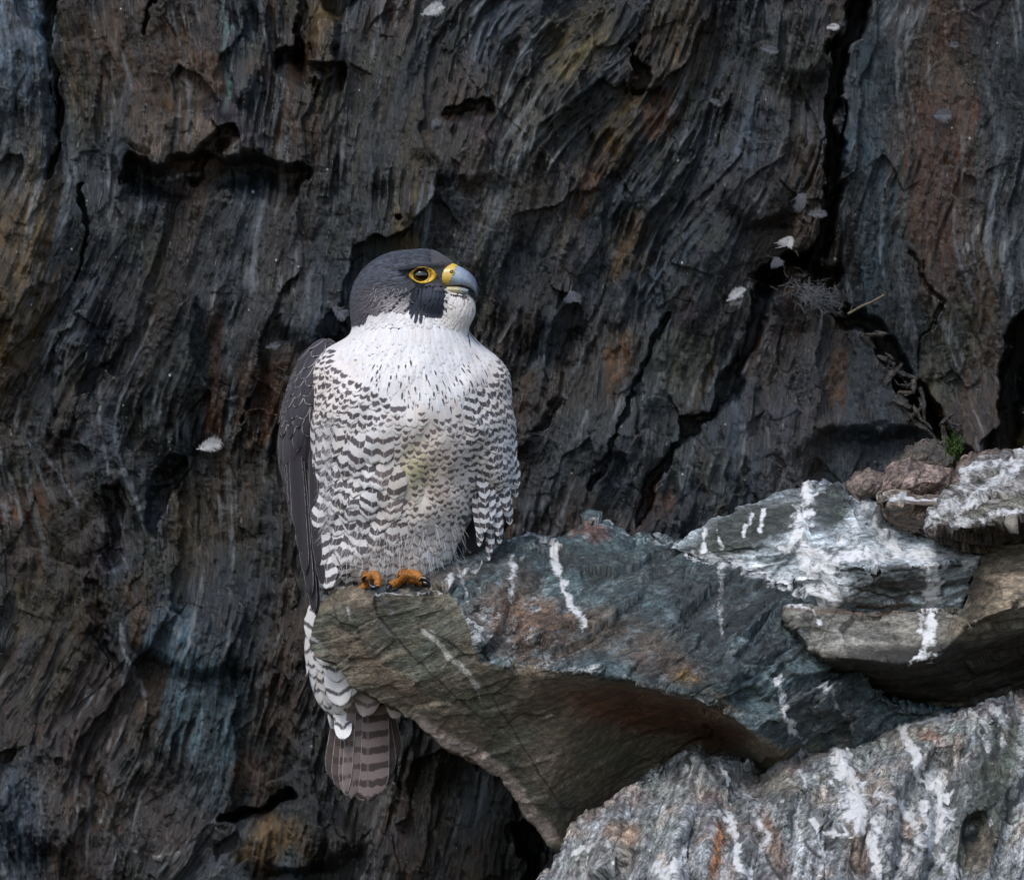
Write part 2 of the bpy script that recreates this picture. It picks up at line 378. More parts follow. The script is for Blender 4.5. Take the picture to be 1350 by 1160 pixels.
    TAN = (.150, .115, .080); RUST = (.120, .060, .028); BRN = (.070, .046, .030); BLU = (.115, .135, .155); DRK = (.020, .023, .027); OLV = (.060, .058, .034); PALE = (.24, .25, .27); PUR = (.075, .058, .062)
    for a_ in [(20,60,50,130,0,(.20,.225,.25),.85),(18,30,25,50,20,PALE,.6),(20,330,58,200,0,(.14,.105,.072),.9),(30,420,40,70,0,(.10,.075,.05),.6),(12,200,30,80,0,BLU,.6),
      (120,90,50,90,0,BRN,.85),(110,150,30,60,0,OLV,.5),(235,110,30,90,0,BRN,.8),(250,190,85,40,10,(.17,.14,.12),.85),(270,100,25,30,0,(.13,.09,.07),.8),(298,60,7,75,3,(.15,.175,.17),.95,.8),
      (345,110,20,50,0,BRN,.6),(340,130,14,26,0,BLU,.7),(425,30,26,50,10,TAN,.7),(422,80,10,32,-12,TAN,.95),(430,300,50,90,0,DRK,.6),(330,330,60,60,0,DRK,.6),
      (120,270,26,80,0,(.055,.062,.07),.8),(60,700,90,60,0,(.06,.05,.04),.7),(30,665,35,30,0,RUST,.6),(95,510,14,60,10,(.10,.085,.07),.6),(130,500,8,60,5,(.10,.115,.13),.7),(150,470,60,80,0,(.025,.03,.036),.6),
      (345,540,32,70,10,(.085,.048,.026),.9),(285,520,16,150,0,(.055,.032,.022),.8),(230,520,40,120,0,(.028,.034,.028),.5),(310,650,50,90,0,(.055,.040,.026),.7),(250,690,40,70,0,(.060,.045,.03),.8),
      (400,680,25,80,0,OLV,.5),(50,800,70,45,-10,(.055,.045,.03),.8),(180,800,18,60,0,BRN,.8),(230,850,40,55,0,(.19,.225,.25),.8),(270,960,75,120,0,(.14,.17,.185),.8),(230,1060,60,80,0,(.065,.05,.048),.6),
      (120,950,50,90,10,(.052,.036,.034),.8),(190,930,25,60,10,(.07,.045,.03),.8),(30,1100,40,110,0,(.055,.068,.085),.7),(8,1030,10,30,0,PALE,.4),(370,1110,60,28,-15,(.15,.11,.075),.8),(330,1010,12,30,0,(.15,.11,.10),.7),
      (545,230,30,120,10,(.062,.048,.026),.75),(590,120,50,40,0,(.06,.045,.035),.6),(480,200,60,150,8,(.026,.033,.032),.5),(540,300,18,60,10,(.09,.065,.025),.5),
      (765,60,40,65,40,(.13,.11,.075),.8),(815,175,28,60,35,(.15,.12,.08),.9),(775,245,22,60,25,(.11,.062,.035),.85),(870,150,26,40,30,RUST,.6),(720,160,90,60,40,(.052,.045,.03),.6),
      (680,260,60,50,20,(.060,.048,.036),.6),(640,300,12,70,12,(.12,.105,.085),.6),(735,330,7,60,12,(.12,.095,.07),.6),(690,60,12,30,0,(.12,.1,.11),.4),(640,180,40,25,20,PUR,.6),
      (830,330,30,50,20,(.08,.05,.024),.7),(870,360,90,30,-50,(.075,.09,.105),.5),(940,200,70,70,30,(.05,.055,.062),.6),(1000,60,60,60,0,(.05,.055,.06),.6),(915,60,35,60,10,(.075,.055,.04),.7),(1000,170,50,60,30,BLU,.4),
      (780,500,70,120,30,(.045,.033,.024),.6),(820,480,16,50,20,(.10,.055,.02),.7),(760,580,40,70,30,(.060,.072,.078),.55),(715,480,25,30,0,(.085,.095,.1),.7),(690,540,22,50,20,(.055,.038,.03),.7),(900,480,60,60,0,(.045,.045,.03),.6),
      (930,520,14,40,20,(.10,.065,.03),.7),(880,560,60,70,35,(.045,.050,.045),.5),(1040,540,60,100,0,(.040,.036,.040),.6),(1105,500,10,50,5,(.10,.05,.02),.8),(1075,480,40,60,0,(.045,.045,.048),.5),
      (1150,220,28,240,0,(.040,.056,.066),.9),(1240,180,50,260,0,(.075,.042,.026),.95),(1300,380,18,120,0,(.06,.04,.022),.6),(1255,440,40,60,0,(.045,.042,.025),.7),(1335,200,36,300,0,(.026,.033,.038),.85),(1255,100,60,26,-25,(.08,.066,.054),.5),
      (1210,60,30,70,0,(.035,.03,.026),.7),(1190,600,60,50,0,DRK,.7),(620,1040,60,80,0,(.036,.044,.048),.7),(560,1050,30,60,10,(.05,.038,.03),.6),(450,1100,60,60,0,(.03,.034,.038),.6),(860,660,30,40,20,(.08,.04,.025),.6)]:
        pat(*a_)
    # pale flakes along plate rims and quartz streaks
    kf = .35+.8*fib; C = C*(1+kf*(.30*np.clip(nl[1], -2, 2.5)+.24*np.clip(nl[2], -2, 2.5)+.08*np.clip(nl[0], -2, 2))+.8*(1-.6*calm)*fbm2(X/14, Y/20, 123, 4))[..., None].clip(.3, 2.6)
    lum = C.mean(-1, keepdims=True); C = (lum+(C-lum)*2.1).clip(.004, 1); C = np.clip((C/.05)**1.18*.05, .003, .5)*np.array((.39, .43, .46))
    C = C*(1+.55*(i2-.5)+.5*(i3-.5)*broken)[..., None]
    st = sst(1.5, 2.6, nl[2]+.7*nl[1]+2.2*fbm2(X/60, Y/60, 121, 2)); mixc((.17, .19, .21), st*.5)
    def line(pts, hw, c, s=.8):
        d_ = pdist(wobx*.35+X*.65, woby*.35+Y*.65, pts); mixc(c, s*(1-sst(hw*.3, hw, d_))*sst(-.35, .25, n2(X/5, Y/9, 5)+.2*nl[1]))
    for a_ in [([(158,820),(165,880),(140,990),(133,1080)],4,PALE),([(160,850),(180,900),(192,940)],4,PALE),([(135,470),(133,560),(145,640),(165,720)],3.5,(.2,.2,.21)),([(60,600),(85,640),(110,680)],4,(.15,.17,.2)),
      ([(210,820),(260,850),(300,870)],6,(.19,.21,.22),.6),([(150,50),(150,110),(145,180)],3,(.16,.18,.2)),([(370,830),(350,880),(345,930)],2.5,(.2,.22,.23)),([(735,540),(750,500),(790,430),(830,380)],5,(.16,.18,.19),.6),
      ([(760,600),(775,540)],4,(.2,.21,.22),.6),([(605,330),(640,250),(700,180)],3,(.14,.125,.1)),([(1190,0),(1192,300)],2.5,(.1,.12,.12)),([(1325,200),(1325,400)],2,(.13,.15,.15)),([(980,560),(978,640)],3,(.15,.16,.17)),([(1008,560),(1010,660)],3,(.13,.14,.13)),
      ([(1032,560),(1034,650)],2,(.17,.18,.19)),([(45,590),(20,560),(40,500),(70,430)],3,(.15,.17,.18)),([(470,1020),(520,1060)],3,(.2,.2,.2),.5),([(300,440),(310,520),(300,600)],4,(.12,.13,.14),.6),([(880,590),(900,640)],4,(.12,.15,.14),.7),
      ([(170,1120),(210,1125),(240,1122)],2.5,(.3,.28,.25),.8),([(315,390),(305,440)],5,(.18,.2,.2),.6),([(965,395),(985,378)],9,(.3,.29,.3),.8),([(1280,315),(1292,290)],4,(.36,.34,.33),.8),([(1268,335),(1275,322)],4,(.36,.34,.33),.8),([(215,238),(255,228)],5,(.42,.4,.42),.9),([(745,75),(780,30)],5,(.2,.17,.13),.4)]:
        line(*a_)
    # scattered white chips and droppings
    gu = np.zeros((H_, W_))
    spr = rng.random((130, 3))
    for (x, y, r) in [(572,12,7)]+[(1350*a1, 1160*a2, 1.0+1.3*a3**3) for a1, a2, a3 in spr]:
        i0 = int((x+mg)/S); j0 = int((y+mg)/S); q = 12
        sl_ = (slice(max(0, j0-q), j0+q), slice(max(0, i0-q), i0+q))
        gu[sl_] = np.maximum(gu[sl_], .9*(1-sst(r*.4, r*1.3, np.hypot(X[sl_]-x, (Y[sl_]-y)*.8))))
    base = 340.; C[:] = C*.92
    Dp = base-H-60*sst(1100, 1350, X)*sst(500, 700, Y)
    k = 1+base/D
    P = np.stack([675+(X-675)*k, Dp, 580+(Y-580)*k], -1).reshape(-1, 3)
    idx = np.arange(H_*W_).reshape(H_, W_)
    F = np.stack([idx[:-1, :-1], idx[:-1, 1:], idx[1:, 1:], idx[1:, :-1]], -1).reshape(-1, 4)
    fl = np.stack([psi/100, phi/100, Dp/400], -1).reshape(-1, 3)
    o = mesh('cliff_face', P, F, MAT_CLIFF, attrs={'col': C.reshape(-1, 3).clip(.004, .9), 'flow': fl, 'gu': gu.ravel()})
    tag(o, 'dark foliated slate cliff face filling the background', None, None, 'structure')
    def depth(x, y, q=3):
        j = int(np.clip((y+mg)/S, 0, H_-1)); i = int(np.clip((x+mg)/S, 0, W_-1)); return float(Dp[max(0, j-q):j+q, max(0, i-q):i+q].min())
    return depth
cliff_depth = cliff()
print('cliff', time.time()-T0)

# ------------------------------------------------------------------ rocks
def subdiv(P, F, extra, n):
    for _ in range(n):
        E = np.sort(np.concatenate([F[:, [0, 1]], F[:, [1, 2]], F[:, [2, 0]]]), axis=1)
        key = E[:, 0].astype(np.int64)*len(P)+E[:, 1]
        u, inv = np.unique(key, return_inverse=True); a = u//len(P); b = u % len(P)
        mid = inv.reshape(3, -1)+len(P)
        P = np.concatenate([P, (P[a]+P[b])/2]); extra = np.concatenate([extra, (extra[a]+extra[b])/2])
        m0, m1, m2 = mid
        F = np.concatenate([np.stack([F[:, 0], m0, m2], 1), np.stack([m0, F[:, 1], m1], 1), np.stack([m2, m1, F[:, 2]], 1), np.stack([m0, m1, m2], 1)])
    return P, F, extra
def vnormals(P, F):
    n = np.cross(P[F[:, 1]]-P[F[:, 0]], P[F[:, 2]]-P[F[:, 0]]); N = np.zeros_like(P)
    for i in range(3):
        for k in range(3): N[:, k] += np.bincount(F[:, i], n[:, k], len(P))
    return N/(np.linalg.norm(N, axis=1, keepdims=True)+1e-9)
def voro3(p, s, tilt=1.0):
    c = np.floor(p); b1 = np.full(len(p), 9.); h = np.zeros(len(p)); ident = h.copy()
    for dx in (-1, 0, 1):
        for dy in (-1, 0, 1):
            for dz in (-1, 0, 1):
                q = c+np.array([dx, dy, dz]); k = q[:, 0]*3.17+q[:, 2]*7.31; j = q[:, 1]*5.13+q[:, 2]*1.7
                o = p-(q+.5+.8*(np.stack([hsh(k, j, s), hsh(k, j, s+1), hsh(k, j, s+2)], 1)-.5)); dd = (o*o).sum(1)
                g = np.stack([hsh(k, j, s+3), hsh(k, j, s+4), hsh(k, j, s+5)], 1)-.5
                m_ = dd < b1; b1 = np.where(m_, dd, b1); h = np.where(m_, (hsh(k, j, s+6)-.5)+tilt*(o*g).sum(1)*2, h); ident = np.where(m_, hsh(k, j, s+7), ident)
    return h, ident
def rock(name, outline, inner, ridges, thick, mat, color, step=14, sub=3, amp=1.0, bed=((1, .2, .3), 60), back_shift=(0, 0), dfun=None, ampf=None, seed=0, jag=3.0, label=None, cat='rock', group=None, smf=None):
    """outline / inner: (x, y, depth) control points seen from the front; ridges: index pairs or polylines kept as creases"""
    pts = list(outline)+list(inner); no = len(outline)
    edges = [(i, (i+1) % no) for i in range(no)]
    for r in ridges: edges += [(a, b) for a, b in zip(r[:-1], r[1:])]
    vc, _, fc, ov, _, _ = delaunay_2d_cdt([Vector((p[0], p[1])) for p in pts], edges, [list(range(no))], 1, 1e-4)
    cp = np.array([[v.x, v.y] for v in vc]); cd = np.array([pts[o[0]][2] if o else 0. for o in ov]); cf = np.array([list(f) for f in fc if len(f) == 3])
    def dep(q):
        out = np.zeros(len(q)); best = np.full(len(q), -1e9)
        for f in cf:
            a, b, c = cp[f]; T = np.array([[b[0]-a[0], c[0]-a[0]], [b[1]-a[1], c[1]-a[1]]]); dt = np.linalg.det(T)
            if abs(dt) < 1e-6: continue
            uv = (q-a)@np.linalg.inv(T).T; u, v = uv[:, 0], uv[:, 1]; mn = np.minimum(np.minimum(u, v), 1-u-v)
            m_ = mn > best; best = np.where(m_, mn, best)
            uc = np.clip(u, 0, 1); vv = np.clip(v, 0, 1-uc)
            out = np.where(m_, cd[f[0]]*(1-uc-vv)+cd[f[1]]*uc+cd[f[2]]*vv, out)
        return out
    r2 = np.random.default_rng(seed+11)
    # dense outline with a slightly broken edge
    ol = []
    for i in range(no):
        a = np.array(outline[i][:2], float); b = np.array(outline[(i+1) % no][:2], float); L = np.linalg.norm(b-a); n = max(1, int(L/(step*.55)))
        nn = np.array([-(b-a)[1], (b-a)[0]])/(L+1e-9)
        for k in range(n):
            j = (r2.random()-.5)*2*jag*(1 if k else .3)
            ol.append(a+(b-a)*k/n+nn*j)
    ol = np.array(ol)
    x0, y0 = ol.min(0); x1, y1 = ol.max(0)
    gx, gy = np.meshgrid(np.arange(x0, x1, step), np.arange(y0, y1, step*.866)); gx = gx+(np.arange(gx.shape[0]) % 2)[:, None]*step/2
    g = np.stack([gx.ravel(), gy.ravel()], 1)+(r2.random((gx.size, 2))-.5)*step*.5
    ins = np.zeros(len(g), bool)
    for i in range(len(ol)):
        a = ol[i]; b = ol[(i+1) % len(ol)]
        c_ = ((a[1] > g[:, 1]) != (b[1] > g[:, 1])) & (g[:, 0] < (b[0]-a[0])*(g[:, 1]-a[1])/(b[1]-a[1]+1e-12)+a[0]); ins ^= c_
    dd = pdist(g[:, 0], g[:, 1], list(map(tuple, ol))+[tuple(ol[0])]); g = g[ins & (dd > step*.45)]
    rp = []
    for r in ridges:
        for a, b in zip(r[:-1], r[1:]):
            a = np.array(pts[a][:2], float); b = np.array(pts[b][:2], float); L = np.linalg.norm(b-a); n = max(1, int(L/(step*.6)))
            rp += [a+(b-a)*k/n for k in range(1, n)]
    if rp:
        rp = np.array(rp); dm = np.min(np.hypot(g[:, None, 0]-rp[None, :, 0], g[:, None, 1]-rp[None, :, 1]), axis=1); g = np.concatenate([g[dm > step*.4], rp])
    allp = np.concatenate([ol, g]); n_o = len(ol)
    vc, _, fc, _, _, _ = delaunay_2d_cdt([Vector(p) for p in allp], [], [list(range(n_o))], 1, 1e-4)
    V2 = np.array([[v.x, v.y] for v in vc]); F = np.array([list(f) for f in fc if len(f) == 3])
    d = dep(V2)
    X3, Y3 = V2[:, 0], V2[:, 1]
    def lift(x, y, dd): a = at(x, y, dd); return np.stack([a[0], a[1], a[2]], 1)
    Pf = lift(X3, Y3, d)
    # closed sides and back
    ec = np.sort(np.concatenate([F[:, [0, 1]], F[:, [1, 2]], F[:, [2, 0]]]), axis=1); raw = np.concatenate([F[:, [0, 1]], F[:, [1, 2]], F[:, [2, 0]]])
    key = ec[:, 0]*len(V2)+ec[:, 1]; u, ix, ct = np.unique(key, return_index=True, return_counts=True); be = raw[ix[ct == 1]]
    th = thick if not callable(thick) else thick(X3, Y3)
    th = th*np.ones(len(V2))
    nring = 3; P = Pf; X = V2.copy(); faces = [F]; bv = np.unique(be); remap = np.full(len(V2), -1); remap[bv] = np.arange(len(bv)); prev = bv
    cx_, cy_ = V2.mean(0)
    ring0 = None
    for k in range(1, nring+1):
        t = k/nring
        xx = X3[bv]+back_shift[0]*t-(X3[bv]-cx_)*.06*t+(r2.random(len(bv))-.5)*6; yy = Y3[bv]+back_shift[1]*t-(Y3[bv]-cy_)*.06*t+(r2.random(len(bv))-.5)*6
        q = lift(xx, yy, d[bv]+th[bv]*t**1.3); base = len(P); P = np.concatenate([P, q]); X = np.concatenate([X, np.stack([xx, yy], 1)]); cur = np.arange(base, base+len(bv))
        a0 = prev[remap[be[:, 0]]]; b0 = prev[remap[be[:, 1]]]; a1_ = cur[remap[be[:, 0]]]; b1_ = cur[remap[be[:, 1]]]
        faces.append(np.stack([b0, a0, a1_], 1)); faces.append(np.stack([b0, a1_, b1_], 1)); prev = cur
    nside = len(P)
    Ff = np.concatenate(faces)
    P2, F2, X2 = subdiv(P, Ff, X, sub)
    # coarse back
    backidx = np.full(len(V2), -1); backidx[bv] = prev; inner_v = np.setdiff1d(np.arange(len(V2)), bv)
    xb = X3[inner_v]+back_shift[0]-(X3[inner_v]-cx_)*.06; yb = Y3[inner_v]+back_shift[1]-(Y3[inner_v]-cy_)*.06
    qb = lift(xb, yb, d[inner_v]+th[inner_v]); backidx[inner_v] = np.arange(len(P2), len(P2)+len(inner_v))
    if dfun is not None: P2[:, 1] += dfun(X2[:, 0], X2[:, 1])
    # displacement
    N = vnormals(P2, F2)
    A = amp*(ampf(X2[:, 0], X2[:, 1]) if ampf else np.ones(len(P2)))
    (bd, bs) = bed; bn = np.array(bd, float); bn /= np.linalg.norm(bn)
    t1 = np.cross(bn, [0.3, 1, .2]); t1 /= np.linalg.norm(t1); t2 = np.cross(bn, t1)
    Q = np.stack([P2@bn, P2@t1, P2@t2], 1)
    Q[:, 0] += 10*fbm3(P2/70, seed+2, 3)
    L1 = fbm3(Q/np.array([18, 80, 80]), seed+3, 4, .55); L2 = fbm3(P2/34, seed+5, 4, .5); Qw = Q+7*np.stack([n3(P2/17, seed+15), n3(P2/17, seed+17), n3(P2/17, seed+19)], 1); vh, vid = voro3(Qw/np.array([44, 120, 120]), seed+1, 1.5); vh2, vid2 = voro3(Qw/np.array([17, 50, 50]), seed+9, 1.4); vh3, vid3 = voro3(Qw/np.array([6, 17, 17]), seed+21, 1.2)
    ter = L1*9; ter = np.floor(ter)+sst(.35, .65, ter-np.floor(ter))
    fine = fbm3(P2/5.5, seed+7, 3, .6)
    h = 13*vh+4.6*vh2+1.1*vh3+.9*ter+3*L2+.45*fine+1.2*n3(Q/np.array([5, 45, 45]), seed+13)
    P2 = P2+N*np.sign(-N[:, 1:2]*0+1)*(h*A)[:, None]*(-1 if np.mean(N[:len(V2), 1]) > 0 else 1)
    P3 = np.concatenate([P2, qb])
    F3 = np.concatenate([F2, backidx[F][:, ::-1]])
    C, gu = color(X2[:, 0], X2[:, 1], P2, Q, dict(vid=vid, vid2=vid2, L1=L1, L2=L2, fine=fine, N=N))
    C = np.concatenate([C, np.tile(C.mean(0), (len(qb), 1))]); gu = np.concatenate([gu, np.zeros(len(qb))])
    fl = np.concatenate([Q[:, [0, 1, 2]]/100, np.zeros((len(qb), 3))])
    o = mesh(name, P3, F3, mat, attrs={'col': C.clip(.004, .85), 'flow': fl, 'gu': gu.clip(0, 1), 'smooth': np.concatenate([smf(X2[:, 0], X2[:, 1]), np.zeros(len(qb))]) if smf else np.zeros(len(P3))})
    if label: tag(o, label, cat, group)
    return o

def painter(x, y, P, base, i):
    """returns (C, mixers) working in the rock's own front coordinates with ragged edges"""
    st = {'C': np.tile(np.array(base, float), (len(x), 1)), 'g': np.zeros(len(x))}
    wx = x+7*fbm3(P/16, 21, 3); wy = y+7*fbm3(P/16, 25, 3); nz = fbm3(P/9, 29, 3); gn = fbm3(P*np.array([1., 1., .45])/7, 33, 3)
    def mix(c, m_): m_ = np.clip(m_, 0, 1)[:, None]; st['C'] = st['C']*(1-m_)+np.array(c)*m_
    def blob(px, py, rx, ry, an, c, s=.8, hard=.5):
        c_, s_ = math.cos(R(an)), math.sin(R(an)); u = ((wx-px)*c_+(wy-py)*s_)/rx; v = (-(wx-px)*s_+(wy-py)*c_)/ry
        mix(c, s*(1-sst(hard, 1.25, np.hypot(u, v))))
    def stroke(pts, hw, c, s=.9): mix(c, s*(1-sst(hw*.4, hw*1.1, pdist(.6*x+.4*wx, .6*y+.4*wy, pts))))
    def gu(pts, hw, s=1.0, soft=1.35):
        st['g'] = np.maximum(st['g'], np.clip(s*(.9+.7*gn), .1, 1)*(1-sst(hw*.1, hw*soft*1.25, pdist(wx*.75+x*.25, wy*.75+y*.25, pts)+nz*hw*1.3)))
    return st, mix, blob, stroke, gu, wx, wy, nz

# --- the big perch rock
PO = [(406,852,12),(410,828,8),(420,798,2),(436,780,-10),(460,771,-22),(482,771,-30),(520,762,-6),(556,750,14),(574,737,30),(602,731,40),(634,719,50),(640,712,56),(660,712,60),(681,714,58),(697,701,75),(717,707,78),(741,709,80),(750,699,88),(771,686,100),(800,690,104),(836,703,106),(868,710,110),(888,715,112),(905,726,60),(935,741,40),(980,760,20),(1028,776,0),(1078,798,-12),(1085,830,-20),(1110,868,-10),(1146,900,0),(1200,928,20),(1262,935,40),(1262,975,60),(1180,1010,70),(1120,1040,60),(1060,1040,80),(1000,1040,130),(900,1060,185),(800,1110,170),(748,1128,100),(716,1108,84),(690,1076,66),(672,1042,52),(655,1020,44),(628,1004,34),(590,986,24),(562,966,16),(548,950,10),(528,938,8),(500,926,6),(462,905,6),(440,876,8),(420,870,10)]
# inner points
PI = [(500,781,-62),(540,784,-72),(575,780,-74),(592,774,-72),(606,800,-80),(624,836,-92),(632,872,-96),(682,880,-106),(735,886,-122),(800,886,-130),(850,903,-134),(905,916,-128),(950,940,-116),(985,958,-104),(1010,985,-70),
      (486,790,-52),(505,850,-34),(560,830,-62),(600,900,-56),(660,960,-26),(720,1040,16),(760,930,-50),(850,960,60),(940,985,120),(900,945,20),(520,905,-18),
      (610,760,-30),(680,780,-50),(740,800,-60),(690,830,-86),(800,790,-48),(860,760,-8),(900,830,-80),(960,820,-62),(1000,860,-80),(960,890,-112),(1060,920,-70),(1130,950,-30),(700,740,20),(775,730,30),(840,735,38),
      (1070,1000,20),(530,772,-40),(565,765,-36),(502,774,-38)]
n0 = len(PO)
PR = [[n0+i for i in (0,1,2,3,4,5,6,7,8,9,10,11,12,13,14)], [n0+15, n0+0], [n0+15, n0+16, n0+25], [n0+4, n0+17, n0+18, n0+19]]
def perch_amp(x, y):
    # the clean cleavage face under the rim is smooth, the weathered top is rough
    ridge = np.interp(x, [400,490,592,606,624,632,735,850,905,985,1030,1300], [700,781,776,800,836,874,886,903,916,958,985,985])
    return .20+.72*(1-sst(-6, 10, y-ridge))
def perch_col(x, y, P, Q, i):
    st, mix, blob, stroke, gu, wx, wy, nz = painter(x, y, P, (.058, .086, .094), i)
    ridge = np.interp(x, [400,490,592,606,624,632,735,850,905,985,1030,1300], [700,781,776,800,836,874,886,903,916,958,985,985])
    und = sst(-5, 5, y-ridge+nz*10)
    for a in [(700,820,90,40,15,(.13,.07,.042),.85),(690,850,50,25,10,(.12,.075,.055),.7),(800,830,120,32,14,(.095,.066,.045),.75),(880,880,60,22,12,(.105,.062,.04),.75),(905,895,22,12,10,(.20,.12,.035),.7),(780,705,25,14,10,(.13,.06,.045),.8),(755,702,10,8,0,(.20,.08,.05),.7),
              (690,770,30,26,0,(.11,.075,.055),.6),(860,760,110,34,14,(.052,.068,.068),.8),(960,830,80,60,20,(.055,.070,.078),.8),(640,740,40,24,0,(.12,.125,.12),.7),(590,765,40,12,-15,(.19,.16,.14),.8),(1090,940,70,40,25,(.07,.078,.085),.8),(950,925,40,14,25,(.10,.07,.04),.7),(545,768,40,9,0,(.15,.125,.10),.8),(470,780,25,10,0,(.11,.12,.12),.6)]: blob(*a)
    cu = np.tile(np.array((.170, .140, .100)), (len(x), 1))
    L = fbm3(Q/np.array([8, 60, 60]), 41, 3)
    m = sst(-.2, .4, fbm3(P/60, 43, 3))[:, None]; cu = cu*(1-m)+np.array((.115, .120, .092))*m
    m = sst(.1, .5, L)[:, None]*.6; cu = cu*(1-m)+np.array((.21, .16, .115))*m
    st['C'] = st['C']*(1-und[:, None])+cu*und[:, None]
    for a in [(470,860,60,22,35,(.18,.135,.095),.75),(520,900,60,20,35,(.165,.12,.085),.7),(840,935,130,34,8,(.15,.06,.03),.85),(950,970,50,20,0,(.09,.038,.02),.8),(590,870,36,40,0,(.070,.082,.066),.6),(700,930,60,50,30,(.15,.115,.075),.6),(520,830,30,40,20,(.075,.08,.062),.6),(760,960,40,25,20,(.12,.09,.05),.4)]:
        c_, s_ = math.cos(R(a[4])), math.sin(R(a[4])); u = ((wx-a[0])*c_+(wy-a[1])*s_)/a[2]; v = (-(wx-a[0])*s_+(wy-a[1])*c_)/a[3]
        mix(a[5], a[6]*und*(1-sst(.4, 1.25, np.hypot(u, v))))
    for pts, hw, c in [([(552,948),(567,962),(597,981),(635,998),(662,1015),(681,1040),(700,1072),(728,1102)],11,(.46,.37,.34)),([(558,832),(582,852),(590,866),(612,884),(630,906)],4.5,(.52,.50,.46)),([(580,836),(562,862),(536,868)],1.8,(.17,.19,.16)),([(630,906),(634,930)],1.6,(.3,.3,.28)),
                       ([(536,868),(545,895),(588,926),(625,902)],1.4,(.18,.20,.17)),([(492,782),(498,815),(540,862)],2.4,(.024,.022,.018)),([(540,862),(600,918),(650,960)],1.6,(.035,.03,.02)),([(500,790),(515,800),(517,812)],5,(.15,.14,.14)),([(700,930),(740,945),(760,960)],2,(.14,.11,.07)),([(462,906),(500,928),(548,951)],2.2,(.22,.22,.21)),([(440,800),(452,830),(500,855)],1.5,(.035,.03,.022)),([(640,905),(700,1000),(740,1060)],1.6,(.04,.034,.022))]: stroke(pts, hw, c)
    mix((.17, .20, .215), sst(.08, .4, fbm3(P/np.array([16, 16, 12]), 83, 4))*.6*(1-und)); mix((.030, .040, .044), sst(.1, .4, fbm3(P/24, 87, 4))*.7*(1-und))
    st['C'] *= (1+1.0*(i['vid']-.5)*(1-und)+.55*(i['vid2']-.5)*(1-.7*und)+.5*i['fine'])[:, None].clip(.3, 2)
    st['C'] *= (1+.6*n3(Q/np.array([3.5, 40, 40]), 47)*(1-.4*und))[:, None]
    gu([(606,800),(626,838),(680,880),(735,886),(800,886),(850,903),(905,916),(950,940)], 3.2, .5); gu([(729,716),(731,742),(744,778),(756,802),(768,826)], 7); gu([(674,738),(678,762),(674,790)], 6, .85); gu([(488,779),(520,784),(560,782),(588,776),(606,760),(640,738)], 3.2, .8); gu([(600,745),(612,772),(616,795)], 4, .75)  # first stroke paints a pale edge highlight along the ridge; the rest are droppings
    gu([(636,716),(662,714),(700,704),(720,712)], 5, .7); gu([(578,742),(610,738),(640,728)], 6, .7); gu([(770,690),(835,704),(886,716)], 2.5, .6); gu([(1027,896),(1034,922),(1032,940),(1048,966)], 7.5); gu([(950,742),(948,790),(956,840)], 5, .55)
    gu([(640,800),(700,850),(760,880)], 26, .42, 1.6); gu([(680,872),(735,884),(790,880)], 4, .6); gu([(628,842),(632,868)], 4, .6); gu([(455,800),(462,815)], 3, .6); gu([(905,730),(980,762),(1060,792)], 4, .75); gu([(620,820),(640,838)], 7, .6); gu([(730,725),(700,722),(690,740)], 6, .55)
    gu([(1075,905),(1090,915),(1120,945)], 6, .6); gu([(570,830),(574,834)], 3, .7); gu([(712,948),(735,940)], 1.6, .7); gu([(490,782),(540,786)], 3, .55); gu([(410,838),(420,845)], 3, .6)
    sp = sst(.44, .52, n3(P/3.6, 53)+.0)*(1-und)*.85; st['g'] = np.maximum(st['g'], sp)
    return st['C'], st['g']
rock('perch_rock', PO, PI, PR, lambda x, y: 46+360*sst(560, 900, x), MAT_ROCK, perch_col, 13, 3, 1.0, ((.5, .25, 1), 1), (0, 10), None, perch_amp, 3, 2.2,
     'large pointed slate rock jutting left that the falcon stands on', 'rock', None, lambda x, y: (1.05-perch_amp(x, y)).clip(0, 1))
print('perch', time.time()-T0)

# --- pale sloping slab behind the perch rock
def generic_col(base, blobs, strokes, gus, stripe=.5, speck=.5, second=None):
    def f(x, y, P, Q, i):
        st, mix, blob, stroke, gu, wx, wy, nz = painter(x, y, P, base, i)
        if second is not None: mix(second, sst(-.1, .4, fbm3(P/45, 61, 3)))
        for a in blobs: blob(*a)
        for a in strokes: stroke(*a)
        st['C'] *= (1+.6*(i['vid']-.5)+.5*(i['vid2']-.5)+.5*i['fine'])[:, None].clip(.3, 2)
        st['C'] *= (1+2*stripe*n3(Q/np.array([2.6, 40, 40]), 47))[:, None].clip(.2, 2)
        for a in gus: gu(*a)
        st['g'] = np.maximum(st['g'], sst(.42, .52, n3(P/3.6, 53))*speck)
        return st['C'], st['g']
    return f
SO = [(884,722,60),(905,706,70),(939,690,84),(970,676,92),(998,667,98),(1030,652,104),(1050,646,106),(1070,640,108),(1090,648,104),(1104,643,104),(1120,652,96),(1132,650,94),(1148,648,92),(1160,660,84),(1176,684,70),(1217,708,44),(1255,720,20),(1296,732,-10),(1292,748,-18),(1282,768,-16),(1262,806,0),(1200,812,10),(1100,812,20),(1078,806,14),(1028,784,24),(980,768,40),(935,748,56)]
SI = [(1118,656,60),(1100,690,40),(1060,712,20),(980,722,30),(930,728,50),(1080,750,-10),(1110,744,-40),(1160,752,-50),(1220,744,-56),(1285,740,-30),(1150,775,-24),(1110,790,-30),(1230,780,-26),(1140,700,20)]
q = len(SO)
